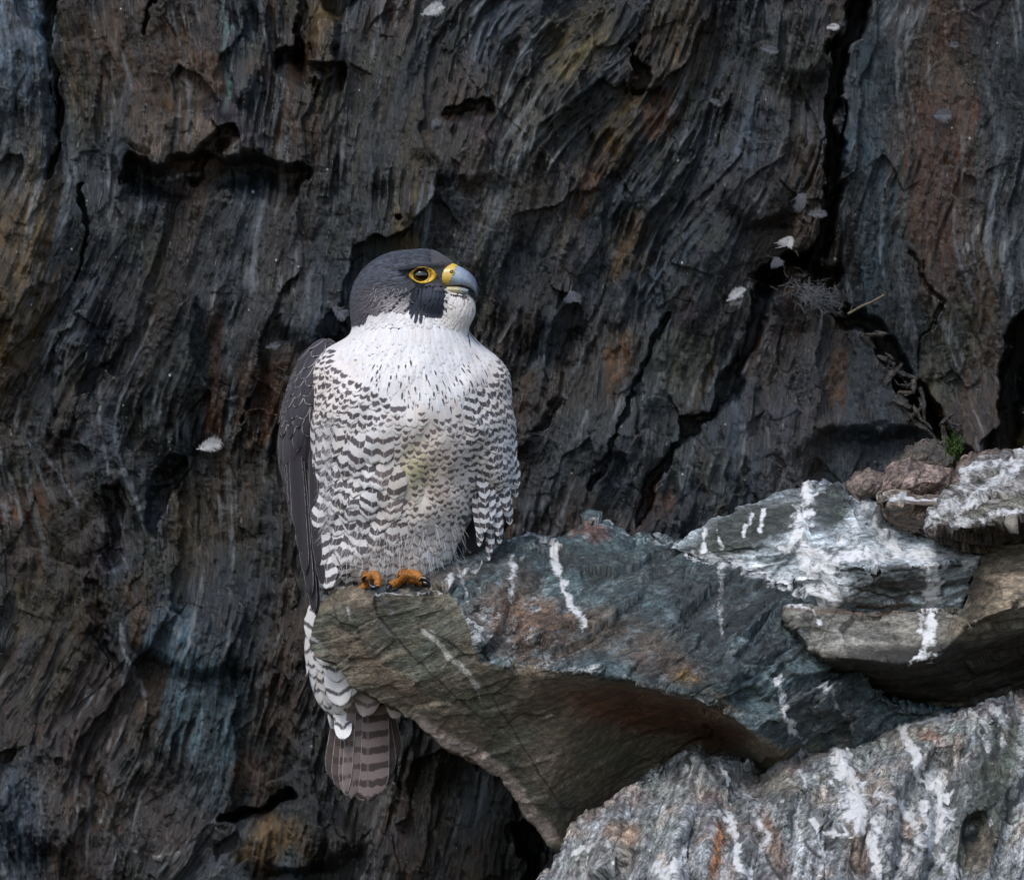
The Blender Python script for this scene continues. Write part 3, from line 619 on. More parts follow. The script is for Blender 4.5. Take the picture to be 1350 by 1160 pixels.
rock('sloping_slab', SO, SI, [[q+0,q+1,q+2,q+3,q+4],[q+6,q+7,q+8,q+9]], 260, MAT_SMOOTH,
     generic_col((.29,.33,.355), [(985,700,90,26,-22,(.050,.060,.052),.97,.75),(1095,668,30,22,-30,(.040,.052,.044),.95,.7),(1000,752,80,14,14,(.50,.54,.58),.7),(1150,728,130,24,4,(.50,.55,.60),.75),(1080,775,60,20,10,(.52,.55,.58),.7),(1150,720,60,30,0,(.25,.28,.29),.6),(1190,770,80,14,0,(.09,.085,.08),.8),(1080,730,60,20,10,(.24,.26,.27),.6)],
       [([(1110,752),(1200,748),(1286,745)],3,(.03,.03,.028)),([(1115,770),(1180,790),(1260,772)],2,(.04,.035,.03)),([(1130,800),(1200,797)],3,(.12,.075,.05))],
       [([(1066,652),(1060,680),(1050,705),(1062,735),(1075,750)],15,.95),([(1008,672),(1003,705)],4),([(993,680),(980,708)],4),([(930,700),(925,735)],5),([(945,695),(950,720)],3,.7),([(920,735),(975,748),(1030,770),(1090,790)],10,1.0),([(1040,720),(1100,735),(1180,728),(1285,738)],14,.9),([(1160,690),(1175,712)],12,.9),([(1228,740),(1228,800)],14,1.0),([(1100,740),(1085,765),(1100,790)],12,1.0),([(1140,655),(1120,700),(1090,730)],14,.6),([(1110,760),(1120,790)],5,.8)], .7, .25), 
     13, 3, .55, ((.15,.3,1),1), (20,-10), None, None, 17, 2.0, 'bluish slate slab sloping down right, splashed heavily with white droppings', 'rock')
# --- grey block below the slab with dark overhang underneath
BO = [(1037,803,-40),(1060,800,-36),(1120,806,-40),(1180,808,-44),(1262,804,-40),(1280,770,-30),(1300,730,-10),(1330,708,0),(1420,690,0),(1470,760,0),(1470,900,60),(1400,925,90),(1340,930,100),(1250,938,90),(1200,925,80),(1150,908,60),(1100,890,30),(1076,872,-10),(1044,830,-30)]
BI = [(1044,822,-62),(1076,866,-66),(1130,868,-78),(1194,876,-90),(1240,861,-100),(1270,828,-104),(1300,812,-108),(1340,800,-112),(1420,800,-112),(1262,806,-70),(1320,760,-72),(1360,740,-70),(1350,870,30),(1250,890,-20)]
q = len(BO)
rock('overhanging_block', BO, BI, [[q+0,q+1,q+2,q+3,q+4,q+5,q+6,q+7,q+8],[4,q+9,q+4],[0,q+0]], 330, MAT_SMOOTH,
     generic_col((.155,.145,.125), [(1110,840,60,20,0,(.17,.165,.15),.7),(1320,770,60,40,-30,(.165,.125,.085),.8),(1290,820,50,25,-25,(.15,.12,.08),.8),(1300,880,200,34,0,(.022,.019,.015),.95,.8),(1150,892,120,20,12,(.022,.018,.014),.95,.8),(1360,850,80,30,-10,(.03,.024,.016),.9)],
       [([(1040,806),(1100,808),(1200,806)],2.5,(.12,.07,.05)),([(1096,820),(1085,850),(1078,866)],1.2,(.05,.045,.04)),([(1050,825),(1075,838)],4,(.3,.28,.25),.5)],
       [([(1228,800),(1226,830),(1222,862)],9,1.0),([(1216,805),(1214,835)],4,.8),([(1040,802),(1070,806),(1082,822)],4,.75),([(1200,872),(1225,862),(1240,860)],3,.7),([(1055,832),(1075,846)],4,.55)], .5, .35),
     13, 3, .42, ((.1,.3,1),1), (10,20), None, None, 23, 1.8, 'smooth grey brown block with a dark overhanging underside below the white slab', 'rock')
# --- top right white streaked slab
EO = [(1214,702,-70),(1228,684,-70),(1245,668,-64),(1262,640,-50),(1268,622,-40),(1282,612,-30),(1310,604,-24),(1350,598,-20),(1430,590,-20),(1440,700,-20),(1370,712,10),(1300,728,20),(1256,722,0),(1228,712,-40)]
EI = [(1225,700,-96),(1270,698,-110),(1330,690,-120),(1400,680,-124),(1280,660,-90),(1340,640,-86),(1290,640,-70)]
q = len(EO)
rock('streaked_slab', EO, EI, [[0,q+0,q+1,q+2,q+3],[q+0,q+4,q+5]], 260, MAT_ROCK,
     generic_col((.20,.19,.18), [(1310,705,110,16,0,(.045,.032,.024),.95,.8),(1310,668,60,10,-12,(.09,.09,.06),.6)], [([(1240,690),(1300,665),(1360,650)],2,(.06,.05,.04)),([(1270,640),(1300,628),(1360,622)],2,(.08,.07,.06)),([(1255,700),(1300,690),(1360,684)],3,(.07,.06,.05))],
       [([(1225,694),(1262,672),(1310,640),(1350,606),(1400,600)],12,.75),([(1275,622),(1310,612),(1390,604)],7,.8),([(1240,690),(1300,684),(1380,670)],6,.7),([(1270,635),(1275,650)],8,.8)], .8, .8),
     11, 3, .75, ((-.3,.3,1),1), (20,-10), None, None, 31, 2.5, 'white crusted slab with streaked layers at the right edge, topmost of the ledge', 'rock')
# --- thin slab between
rock('thin_slab', [(1156,652,30),(1175,648,26),(1210,652,20),(1262,650,0),(1290,650,10),(1290,700,20),(1235,706,30),(1196,694,40),(1172,676,40)], [(1170,662,-10),(1225,666,-30),(1260,664,-30),(1215,690,6)], [[0,9,10,11]], 160, MAT_ROCK,
     generic_col((.16,.125,.10), [(1200,680,40,12,10,(.10,.065,.045),.8)], [([(1160,664),(1225,670)],2,(.05,.04,.03)),([(1172,676),(1220,692)],1.6,(.05,.035,.03))], [([(1160,655),(1210,657),(1262,656)],4,.95)], .6, .4), 9, 3, .5, ((.1,.3,1),1), (0,0), None, None, 37, 1.5,
     'thin brown slab with a white upper rim wedged under the streaked slab', 'rock')
# --- reddish stones behind
RK = (.19,.140,.118)
def stone(name, O, I, rid, base, seed, label, thick=120, amp=.38, gus=()):
    rock(name, O, I, rid, thick, MAT_ROCK, generic_col(base, [], [], list(gus), .5, .25), 9, 3, amp, ((.6,.2,.7),1), (0,0), None, None, seed, 2.0, label, 'rock', 'reddish stones behind the ledge')
stone('ledge_stone', [(1118,640,110),(1130,628,112),(1146,622,112),(1160,628,104),(1162,650,90),(1130,656,90)], [(1144,640,70)], [[1,6,5]], (.17,.13,.108), 51, 'small reddish brown stone at the left end of the row behind the white slab')
stone('ledge_stone', [(1156,655,90),(1160,628,100),(1176,610,108),(1200,604,110),(1232,610,108),(1256,622,100),(1262,652,90),(1210,660,80)], [(1182,630,60),(1210,622,70),(1236,632,60),(1200,648,50)], [[2,8,0],[3,9,11],[5,10,6]], RK, 53, 'wide pinkish brown fluted stone in the middle of the row behind the ledge')
stone('ledge_stone', [(1188,606,150),(1196,590,150),(1220,582,150),(1248,586,150),(1256,606,146),(1250,626,140),(1210,624,140)], [(1222,600,124)], [[1,7,5]], (.085,.07,.058), 57, 'dull brown stone topmost behind the row, beside the green moss')
stone('ledge_stone', [(1254,640,80),(1262,612,90),(1288,596,96),(1312,590,96),(1350,594,90),(1400,600,90),(1400,640,80),(1300,650,70)], [(1290,612,60),(1330,612,60)], [[2,8,7],[8,9]], RK, 59, 'reddish stone at the right edge just above the white streaked slab')
# --- lower right outcrop
OO = [(690,1170,-60),(716,1150,-50),(738,1112,-40),(747,1093,-34),(770,1075,-30),(794,1063,-26),(820,1044,-20),(839,1029,-16),(859,1016,-12),(890,996,-10),(918,979,-10),(930,990,0),(958,996,10),(985,1002,20),(1002,1028,20),(1027,1004,10),(1057,989,10),(1097,984,10),(1127,991,6),(1156,977,6),(1186,962,4),(1206,952,2),(1231,939,0),(1251,942,0),(1275,932,0),(1300,925,0),(1315,919,0),(1335,910,0),(1360,911,0),(1460,900,0),(1480,1260,-330),(1200,1290,-360),(900,1290,-350),(700,1270,-200)]
OI = [(915,1000,-46),(945,1048,-60),(880,1060,-90),(800,1110,-110),(760,1140,-90),(960,1062,-90),(1010,1050,-70),(1060,1030,-90),(1120,1040,-110),(1180,1010,-100),(1230,980,-90),(1300,960,-90),(1290,1060,-170),(1150,1100,-190),(1000,1120,-200),(880,1130,-190),(1200,1180,-260),(1000,1200,-280),(1340,1150,-240),(960,1010,-20),(1240,1060,-130),(1320,1000,-110)]
q = len(OO)
def ribs(x, y):
    s = x+.18*(y-1050)+14*fbm2(x/60, y/90, 131, 3)
    t = s/46; fr = t-np.floor(t); tri = np.where(fr < .65, fr/.65, (1-fr)/.35)
    a = 32*sst(1020, 1090, y)*sst(740, 860, x)*(.4+hsh(np.floor(t), t*0, 5))
    s2 = (x+.9*y)/120+.3*fbm2(x/80, y/80, 133, 2); f2_ = s2-np.floor(s2); t2 = np.where(f2_ < .7, f2_/.7, (1-f2_)/.3); return -a*tri-30*t2*(1-sst(1060, 1130, y))
def out_col(x, y, P, Q, i):
    st, mix, blob, stroke, gu, wx, wy, nz = painter(x, y, P, (.23, .24, .25), i)
    mix((.21, .24, .225), sst(-.1, .4, fbm3(P/50, 63, 3))*.7); mix((.33, .25, .20), sst(.0, .45, fbm3(P/40, 67, 3))*.7); mix((.10, .075, .085), sst(.15, .45, fbm3(P/30, 69, 3))*.6)
    for a in [(1300,1060,40,110,15,(.060,.075,.060),.85),(1200,960,60,22,-15,(.16,.155,.135),.7),(1225,970,16,8,0,(.20,.09,.05),.6),(1230,1030,60,50,0,(.135,.14,.13),.5),(945,1120,9,50,6,(.24,.095,.03),.9),(822,1100,28,18,0,(.22,.12,.06),.6),(1020,1110,14,50,-20,(.20,.11,.06),.7),(1130,1120,20,50,0,(.17,.10,.055),.7),(900,1030,60,30,-30,(.145,.145,.135),.6),(1050,1060,40,40,0,(.12,.125,.115),.6),(1100,1020,20,14,0,(.055,.075,.06),.6),(800,1130,60,20,0,(.15,.14,.13),.6),(1290,1120,30,40,20,(.18,.14,.10),.6),(980,1090,14,40,-10,(.05,.05,.05),.5),(1010,1030,60,16,10,(.16,.13,.10),.6)]: blob(*a)
    for a in [([(1340,950),(1325,1000),(1300,1060),(1270,1120),(1240,1150)],8,(.05,.06,.045)),([(1318,960),(1308,1010),(1280,1080),(1262,1150)],4,(.04,.05,.04)),([(925,990),(940,1020),(965,1040)],6,(.07,.065,.065)),([(1290,960),(1300,1000),(1296,1040)],3,(.04,.04,.035)),([(1060,1110),(1080,1130),(1100,1100)],3,(.03,.03,.03)),([(1185,1100),(1215,1120)],5,(.02,.02,.018)),([(1000,1080),(1010,1130),(1030,1160)],3,(.05,.04,.03))]: stroke(*a)
    st['C'] *= (1+.7*(i['vid']-.5)+.6*(i['vid2']-.5)+.5*i['fine'])[:, None].clip(.3, 2)
    fl = n3(np.stack([(x+.25*(y-1050))/3.2, P[:, 1]/30, y/60], 1), 71); st['C'] *= (1+1.2*fl)[:, None].clip(.25, 2)
    for a in [([(1190,965),(1205,990),(1212,1010),(1208,1020)],7,1.0),([(1105,996),(1110,1020),(1128,1040),(1130,1072)],15,1.0),([(1130,1060),(1135,1090)],10,.95),([(1130,1040),(1110,1060)],8,.8),([(1095,1090),(1110,1095),(1125,1098)],7,.85),([(1230,1020),(1240,1050),(1236,1090),(1225,1110)],14,.95),([(1215,1060),(1218,1090)],9,.9),([(958,1070),(968,1100),(975,1140),(990,1170)],6,1.0),([(945,1000),(955,1015),(962,1030)],4,.95),([(910,1108),(895,1125),(885,1150)],6,.9),([(870,1140),(880,1160)],8,.85),([(1075,1085),(1082,1110),(1088,1150)],5,.95),([(1155,1050),(1190,1060),(1215,1110)],8,.75),([(1160,1080),(1150,1110),(1160,1150)],9,.75),([(752,1125),(770,1115),(778,1125),(790,1118)],4,.85),([(1050,1010),(1060,1030)],4,.75),([(1280,940),(1300,960)],4,.6),([(1000,1075),(1010,1110)],6,.7),([(1230,950),(1250,945)],5,.7),([(1186,966),(1240,942)],3,.75),([(905,1010),(902,1016)],5,.75),([(1120,1110),(1130,1160)],5,.6),([(1330,1090),(1300,1150)],4,.5),([(960,1044),(962,1060),(945,1075)],4,.7),([(1190,1120),(1180,1160)],8,.7),([(1240,1130),(1260,1150)],10,.7)]: gu(*a)
    return st['C'], np.maximum(st['g']*1.15, np.maximum(sst(.40, .5, n3(P/3.6, 53))*.75, .62*sst(.12, .35, fbm3(P/np.array([9, 20, 34]), 93, 3))*sst(0, .3, fbm3(P/70, 95, 2)+.1)))
rock('lower_outcrop', OO, OI, [[10,q+0,q+1,q+5]], 300, MAT_ROCK, out_col, 13, 3, .52, ((1,.45,.3),1), (0,0), ribs, None, 41, 2.5, 'jagged grey outcrop with upright ribs and white streaks at the lower right', 'rock')
print('rocks', time.time()-T0)

# ------------------------------------------------------------------ falcon
falcon = empty('peregrine_falcon', (530, -20, 780))
tag(falcon, 'falcon with slate hood and barred white breast standing on the rock tip, looking right', 'falcon')
def ell(p, c, r, yaw=0, roll=0):
    q = p-np.array(c, float)
    if yaw:
        a = R(yaw); q = np.stack([q[:, 0]*math.cos(a)+q[:, 1]*math.sin(a), -q[:, 0]*math.sin(a)+q[:, 1]*math.cos(a), q[:, 2]], 1)
    if roll:
        a = R(roll); q = np.stack([q[:, 0]*math.cos(a)+q[:, 2]*math.sin(a), q[:, 1], -q[:, 0]*math.sin(a)+q[:, 2]*math.cos(a)], 1)
    r = np.array(r, float); k0 = np.linalg.norm(q/r, axis=1); k1 = np.linalg.norm(q/(r*r), axis=1)
    return k0*(k0-1)/(k1+1e-9)
def smin(a, b, k):
    h = np.clip(.5+.5*(b-a)/k, 0, 1); return b*(1-h)+a*h-k*h*(1-h)
def sdf_body(p):
    d = ell(p, (536, 8, 548), (124, 100, 112))
    d = smin(d, ell(p, (524, 18, 640), (104, 88, 108)), 30)
    d = smin(d, ell(p, (508, 20, 726), (84, 66, 56)), 26)
    d = smin(d, ell(p, (640, 26, 565), (38, 62, 98), 0, -6), 20)
    d = smin(d, ell(p, (446, 40, 550), (42, 70, 90), 0, 3), 20)
    d = smin(d, ell(p, (543, 14, 455), (78, 64, 66)), 30)
    d = smin(d, ell(p, (462, 26, 500), (58, 60, 46), 0, -32), 24); d = smin(d, ell(p, (616, 22, 503), (54, 56, 46), 0, 36), 24)
    # head
    d = smin(d, ell(p, (526, 8, 380), (62, 48, 48), 0, -20), 16)
    d = smin(d, ell(p, (560, -6, 363), (37, 33, 34), 14), 10)
    d = smin(d, ell(p, (585, -15, 350), (16, 12, 10), 17, 14), 6)
    d = smin(d, ell(p, (500, 18, 410), (37, 46, 42)), 16)
    d = smin(d, ell(p, (601, -12, 408), (26, 24, 27), 0, 8), 16)
    d = smin(d, ell(p, (570, -22, 394), (22, 22, 22)), 8)
    d = smin(d, ell(p, (561, -30, 351), (25, 12, 5.5), 14, -4), 4)
    w_ = sst(440, 500, p[:, 2])*(1-sst(760, 800, p[:, 2])); d = d-w_*(2.6*np.sin(p[:, 0]/13+p[:, 2]/31)*np.sin(p[:, 2]/17-p[:, 0]/40)+1.5*np.sin(p[:, 0]/7.1+1+np.sin(p[:, 2]/19))*np.sin(p[:, 2]/11))
    # vent and under-tail
    d = smin(d, ell(p, (466, 66, 770), (56, 44, 70), 0, -12), 20)
    d = smin(d, ell(p, (447, 76, 850), (46, 32, 62), 0, 4), 16)
    d = smin(d, ell(p, (444, 82, 900), (33, 20, 44), 0, -8), 16)
    return d
def sdf_wl(p): return smin(ell(p, (410, 58, 540), (36, 74, 98), 0, 12), ell(p, (400, 66, 655), (20, 56, 105), 0, -5), 24)
def sdf_wr(p): return smin(ell(p, (644, 72, 545), (30, 62, 92), 0, -8), ell(p, (632, 74, 660), (22, 44, 80), 0, 8), 24)
def grad(f, p, e=.6):
    g = np.stack([f(p+np.array(v))-f(p-np.array(v)) for v in ([e, 0, 0], [0, e, 0], [0, 0, e])], 1)
    return g/(np.linalg.norm(g, axis=1, keepdims=True)+1e-9)
def proj(f, p, it=4):
    for _ in range(it): p = p-grad(f, p)*np.clip(f(p), -12, 12)[:, None]
    return p
def nets(f, lo, hi, s):
    ax = [np.arange(lo[i], hi[i]+s, s) for i in range(3)]; G = np.stack(np.meshgrid(*ax, indexing='ij'), -1); sh = G.shape[:3]
    ins = (f(G.reshape(-1, 3)) < 0).reshape(sh); C = np.zeros(tuple(n-1 for n in sh), np.int8)
    for a in (0, 1):
        for b in (0, 1):
            for c in (0, 1): C += ins[a:sh[0]-1+a, b:sh[1]-1+b, c:sh[2]-1+c]
    act = (C > 0) & (C < 8); ids = np.full(C.shape, -1); ids[act] = np.arange(act.sum()); P = np.stack(np.nonzero(act), 1)*s+np.array(lo)+s/2
    Q = []
    for axis in range(3):
        sl0 = [slice(1, -1)]*3; sl0[axis] = slice(0, -1); sl1 = [slice(1, -1)]*3; sl1[axis] = slice(1, None)
        A = ins[tuple(sl0)]; B = ins[tuple(sl1)]; idx = np.stack(np.nonzero(A != B), 1); off = np.ones(3, int); off[axis] = 0; idx = idx+off
        u, v = [k for k in range(3) if k != axis]; eu = np.zeros(3, int); eu[u] = 1; ev = np.zeros(3, int); ev[v] = 1
        q = [idx-eu-ev, idx-ev, idx, idx-eu]; quad = np.stack([ids[k[:, 0], k[:, 1], k[:, 2]] for k in q], 1)
        flip = A[tuple((idx-off).T)] if True else None
        quad[flip] = quad[flip][:, ::-1] if axis != 1 else quad[flip]
        Q.append(quad)
    return proj(f, P, 5), np.concatenate(Q)
def surf_pts(P, F, n, r):
    a, b, c, d = (P[F[:, i]] for i in range(4)); ar = np.linalg.norm(np.cross(c-a, d-b), axis=1)+1e-9
    k = r.choice(len(F), n, p=ar/ar.sum()); u, v = r.random((2, n, 1)); return (a[k]*(1-u)+b[k]*u)*(1-v)+(d[k]*(1-u)+c[k]*u)*v
def darts(P, rad, cell=24.):
    keep = []; grid = {}
    for i in range(len(P)):
        p = P[i]; r = rad[i]; g = (int(p[0]//cell), int(p[1]//cell), int(p[2]//cell)); ok = True
        for dx in (-1, 0, 1):
            for dy in (-1, 0, 1):
                for dz in (-1, 0, 1):
                    for j in grid.get((g[0]+dx, g[1]+dy, g[2]+dz), ()):
                        q = P[j]
                        if (p[0]-q[0])**2+(p[1]-q[1])**2+(p[2]-q[2])**2 < (min(r, rad[j]))**2: ok = False; break
                    if not ok: break
                if not ok: break
            if not ok: break
        if ok: keep.append(i); grid.setdefault(g, []).append(i)
    return np.array(keep)

SV = np.array([0, .12, .28, .45, .60, .72, .82, .90, .96, 1.0]); NU = 9
def prof(s, tip=.42):
    a = .45+.55*sst(0, .5, s); t = np.clip((s-(1-tip))/tip, 0, 1); return a*np.sqrt(np.clip(1-t**2.3, 0, 1))
def feathers(root, dr, L, Wd, lift, bas, mrk, fb, fc, fd, f=None, nrm=None, curl=0., camber=.06, tip=.42, sv=SV, jitter=.03, r=rng, bend=None):
    N = len(root); ns = len(sv); u = np.linspace(-1, 1, NU); L = np.broadcast_to(L, N).astype(float); Wd = np.broadcast_to(Wd, N).astype(float)
    if f is not None: nrm = grad(f, root)
    dr = dr-(dr*nrm).sum(1, keepdims=True)*nrm; dr = dr/(np.linalg.norm(dr, axis=1, keepdims=True)+1e-9); side = np.cross(nrm, dr)
    w = prof(sv, tip)
    al = (sv[None, :, None]*L[:, None, None])*np.ones((1, 1, NU)); ac = u[None, None, :]*w[None, :, None]*Wd[:, None, None]/2
    al = al+(r.random((N, 1, NU))-.5)*L[:, None, None]*jitter*2*sst(.6, 1, sv)[None, :, None]
    if bend is not None: ac2 = ac+bend[:, None, None]*(al/L[:, None, None])**2*L[:, None, None]
    else: ac2 = ac
    P = root[:, None, None]+dr[:, None, None]*al[..., None]+side[:, None, None]*ac2[..., None]
    P = P.reshape(-1, 3); NN = np.repeat(nrm, ns*NU, axis=0)
    if f is not None:
        P = proj(f, P, 2); NN = grad(f, P)
    s_ = np.broadcast_to(sv[None, :, None], al.shape).ravel(); hgt = np.repeat(np.broadcast_to(lift, N), ns*NU)*s_**.9-.5
    cam_ = -(np.broadcast_to(u[None, None], al.shape).ravel()**2)*np.repeat(Wd, ns*NU)*camber
    P = P+NN*(hgt+cam_+(-curl)*np.repeat(L, ns*NU)*s_**2)[:, None]
    i0 = (np.arange(N)*ns*NU)[:, None, None]; jj, kk = np.meshgrid(np.arange(ns-1), np.arange(NU-1), indexing='ij'); a = i0+(jj*NU+kk)[None]
    F = np.stack([a, a+1, a+NU+1, a+NU], -1).reshape(-1, 4)
    rep = lambda v: np.repeat(np.broadcast_to(np.asarray(v, float), (N, 3)), ns*NU, axis=0)
    aa = (1-s_)*np.repeat(L, ns*NU); hw = np.broadcast_to(w[None, :, None], al.shape).ravel()*np.repeat(Wd, ns*NU)/2
    ed = np.minimum((1-np.abs(np.broadcast_to(u[None, None], al.shape).ravel()))*np.repeat(Wd, ns*NU)/2, aa*1.0)
    fa = np.stack([ac.ravel(), aa, ed], 1)
    return P, F, dict(bas=rep(bas), mrk=rep(mrk), fa=fa, fb=rep(fb), fc=rep(fc), fd=rep(fd))
def join(parts):
    P = []; F = []; A = {}; n = 0
    for p, f_, a in parts:
        P.append(p); F.append(f_+n); n += len(p)
        for k in a: A.setdefault(k, []).append(a[k])
    return np.concatenate(P), np.concatenate(F), {k: np.concatenate(v) for k, v in A.items()}
WHITE = np.array((.70, .68, .69)); BUFF = np.array((.64, .53, .46)); SLATE = np.array((.036, .042, .058)); BARC = np.array((.052, .042, .048)); WINGC = np.array((.037, .032, .040))
HD = 432.                                            # plumage above this height belongs to the head
def region(p, nrm, r):
    """per feather: size, colours and marking from where it grows"""
    x, d, y = p[:, 0], p[:, 1], p[:, 2]; N = len(x)
    jx = x+6*(r.random(N)-.5); jy = y+6*(r.random(N)-.5)
    W = np.full(N, 21.); L = np.full(N, 36.); lift = np.full(N, 3.2)
    bas = np.tile(WHITE, (N, 1)); mrk = np.tile(BARC, (N, 1)); fb = np.tile([20., 2., 0.], (N, 1)); fc = np.tile([.01, .01, 6.], (N, 1)); fd = np.stack([r.random(N), np.full(N, 1.6), np.zeros(N)], 1)
    dr = np.stack([(x-540)/260, np.zeros(N), np.ones(N)], 1)
    back = nrm[:, 1] > .35
    tor = (y > HD-14)
    # upper breast: sparse dark drops
    ub = tor
    st = r.random(N) < .55*sst(445, 480, y); fc[ub] = np.stack([np.where(st, .8+.7*r.random(N), .01), np.where(st, 3.5+2*r.random(N), .01), 6+3*r.random(N)], 1)[ub]
    W[ub] = 13; L[ub] = 36; lift[ub] = .9; fd[ub, 1] = 6.; bas[ub] = bas[ub]*(1+.10*(r.random((N, 1))-.6))[ub]; t = (sst(.55, .9, r.random(N))*.35)[:, None]; bas = np.where(tor[:, None], bas*(1-t)+np.array((.72, .63, .58))*t, bas)
    sidew = sst(78, 105, np.abs(x-548)+(y-470)*.25*(y > 470)+6*(r.random(N)-.5))
    # spots on the sides of the breast and the belly centre
    sp = tor & ((jy > 524-70*((x-575)/125)**2) | ((np.abs(jx-548) > 92) & (jy > 448)))
    fc[sp] = np.stack([5.4+2.2*r.random(N), 3.2+1.2*r.random(N), 8+2*r.random(N)], 1)[sp]; W[sp] = 21; L[sp] = 35; lift[sp] = 2.2; fd[sp, 1] = 2.4
    cen = sp & (np.abs(jx-575) < 72) & (jy > 520) & (jy < 690)
    t = (np.exp(-((x-575)/62)**2-((y-600)/85)**2)*.95)[:, None]; bas = np.where(cen[:, None], bas*(1-t)+BUFF*t, bas)
    t = (np.exp(-((x-548)/20)**2-((y-592)/34)**2)*.7)[:, None]; bas = np.where(tor[:, None], bas*(1-t)+np.array((.42, .40, .17))*t, bas)
    t = (np.exp(-((np.abs(x-545)-110)/40)**2-((y-490)/45)**2)*.6)[:, None]; bas = np.where(tor[:, None], bas*(1-t)+BUFF*1.1*t, bas)
    on = r.random(N) < .9; fc[cen] = np.stack([np.where(on, 3.4+2.0*r.random(N), .01), np.where(on, 2.2+1.2*r.random(N), .01), 7.5+2*r.random(N)], 1)[cen]; W[cen] = 22; L[cen] = 36; fd[cen, 1] = 2.6; mrk[cen] = (.10, .075, .075)
    # flanks: broad bars
    fl = tor & (jy > 545) & (jx < 515+.10*(jy-545)) & (jy < 770)
    for m_, wv, lv, pv, th in [(fl, 34., 64., 17., .05)]:
        W[m_] = wv; L[m_] = lv; lift[m_] = 6.5; fb[m_] = np.stack([np.full(N, pv)+3.*r.random(N), np.full(N, th)+.25*r.random(N), 4.+4*r.random(N)], 1)[m_]; fc[m_, 0] = .01; fc[m_, 1] = .01; fd[m_, 1] = 2.6
    tr = tor & (jy > 515) & (jy <= 545) & (jx < 492)
    W[tr] = 24; L[tr] = 42; fb[tr] = [15., .15, 5.]; fc[tr, 0] = .01; fc[tr, 1] = .01
    rt = tor & (jx > 618) & (jy > 500)
    W[rt] = 25; L[rt] = 46; lift[rt] = 3.8; fb[rt] = np.stack([13.+3*r.random(N), -.05+.2*r.random(N), 4+3*r.random(N)], 1)[rt]; fc[rt, 0] = .01; fc[rt, 1] = .01; mrk[rt] = (.045, .038, .045)
    # lower belly and leg feathers: thin bars, long loose fringe
    lb = tor & (jy > 672) & (jy < 790) & (jx > 462)
    W[lb] = 26; L[lb] = 50; lift[lb] = 3.; fb[lb] = np.stack([15+2*r.random(N), .68+.1*r.random(N), 4+6*r.random(N)], 1)[lb]; fc[lb, 0] = .01; fc[lb, 1] = .01; fd[lb, 1] = 3.4
    bas[lb] = bas[lb]*np.array((.97, .96, .95)); mrk[lb] = (.14, .11, .11)
    # under-tail coverts
    ut = tor & (jy > 770)
    W[ut] = 40; L[ut] = 74; lift[ut] = 4.; fb[ut] = np.stack([24+2*r.random(N), .66+.06*r.random(N), 12+3*r.random(N)], 1)[ut]; fc[ut, 0] = .01; fc[ut, 1] = .01; fd[ut, 1] = 1.4; mrk[ut] = (.05, .045, .05)
    dr[ut, 0] = .1
    # back of the bird
    bk = tor & back & (y < 790)
    bas[bk] = WINGC; mrk[bk] = WINGC*.6; W[bk] = 30; L[bk] = 48; fb[bk] = [20., 2., 0.]; fc[bk, 0] = .01; fd[bk, 2] = .9
    # head: short dense feathers swept back from the bill
    hd = ~tor
    W[hd] = 5.; L[hd] = 15; lift[hd] = 1.7; fd[hd, 1] = 1.6; fc[hd, 0] = .01; fc[hd, 1] = .01; fb[hd] = [20., 2., 0.]
    dr[hd] = np.stack([-np.ones(N), np.zeros(N)+.0, .25+.9*sst(365, 400, y)], 1)[hd]
    wl = np.interp(x, [440,474,484,488,510,530,556,588,592,600,640], [480,446,430,413,408,405,415,409,392,384,384])
    wh = hd & (jy*1.1-y*.1 > wl-3)
    mrk[tor] = mrk[tor]*(.65+1.1*r.random((N, 1)))[tor]
    bas[hd] = SLATE*(1+1.1*(r.random((N, 1))-.5)+.5*(r.random((N, 1)) > .9))[hd]
    t = (np.exp(-((x-530)/30)**2-((y-397)/14)**2)*.95*(r.random(N) > .18))[:, None]; bas = np.where(hd[:, None], bas*(1-t)+np.array((.52, .47, .48))*t, bas)
    t = (np.exp(-((x-492)/24)**2-((y-398)/26)**2)*.7)[:, None]; bas = np.where(hd[:, None], bas*(1-t)+np.array((.085, .070, .078))*t, bas)
    mal = hd & (((jx-566)/24)**2+((jy-394)/24)**2 < 1) & (y > 376); bas[mal] = (.024, .030, .048); dr[mal] = (-.15, 0, 1); L[mal] = 20
    bas[wh] = WHITE*np.array((1.0, .99, .98)); L[wh] = 20; W[wh] = 8; lift[wh] = 1.0; fd[wh, 1] = 4.5; bas[wh] = bas[wh]*(1+.16*(r.random((N, 1))-.7))[wh]; dr[wh] = (-.25, 0, 1)
    th = hd & (x > 588) & (y > 380); dr[th] = (-.35, 0, 1); L[th] = 24; W[th] = 8; bas[th] = (.64, .60, .58)
    lore = hd & (x > 574) & (y < 378) & (nrm[:, 1] < .3); L[lore] = 8; W[lore] = 5; bas[lore] = (.075, .07, .08)
    eye = np.hypot((x-558)/21, (y-363.5)/13) < 1
    return W, L, lift, bas, mrk, fb, fc, fd, dr, eye & (d < 10), tor
rf = np.random.default_rng(21)
BP, BF = nets(sdf_body, (350, -110, 310), (700, 150, 960), 4.0)
bn = grad(sdf_body, BP); z = region(BP, bn, rf)
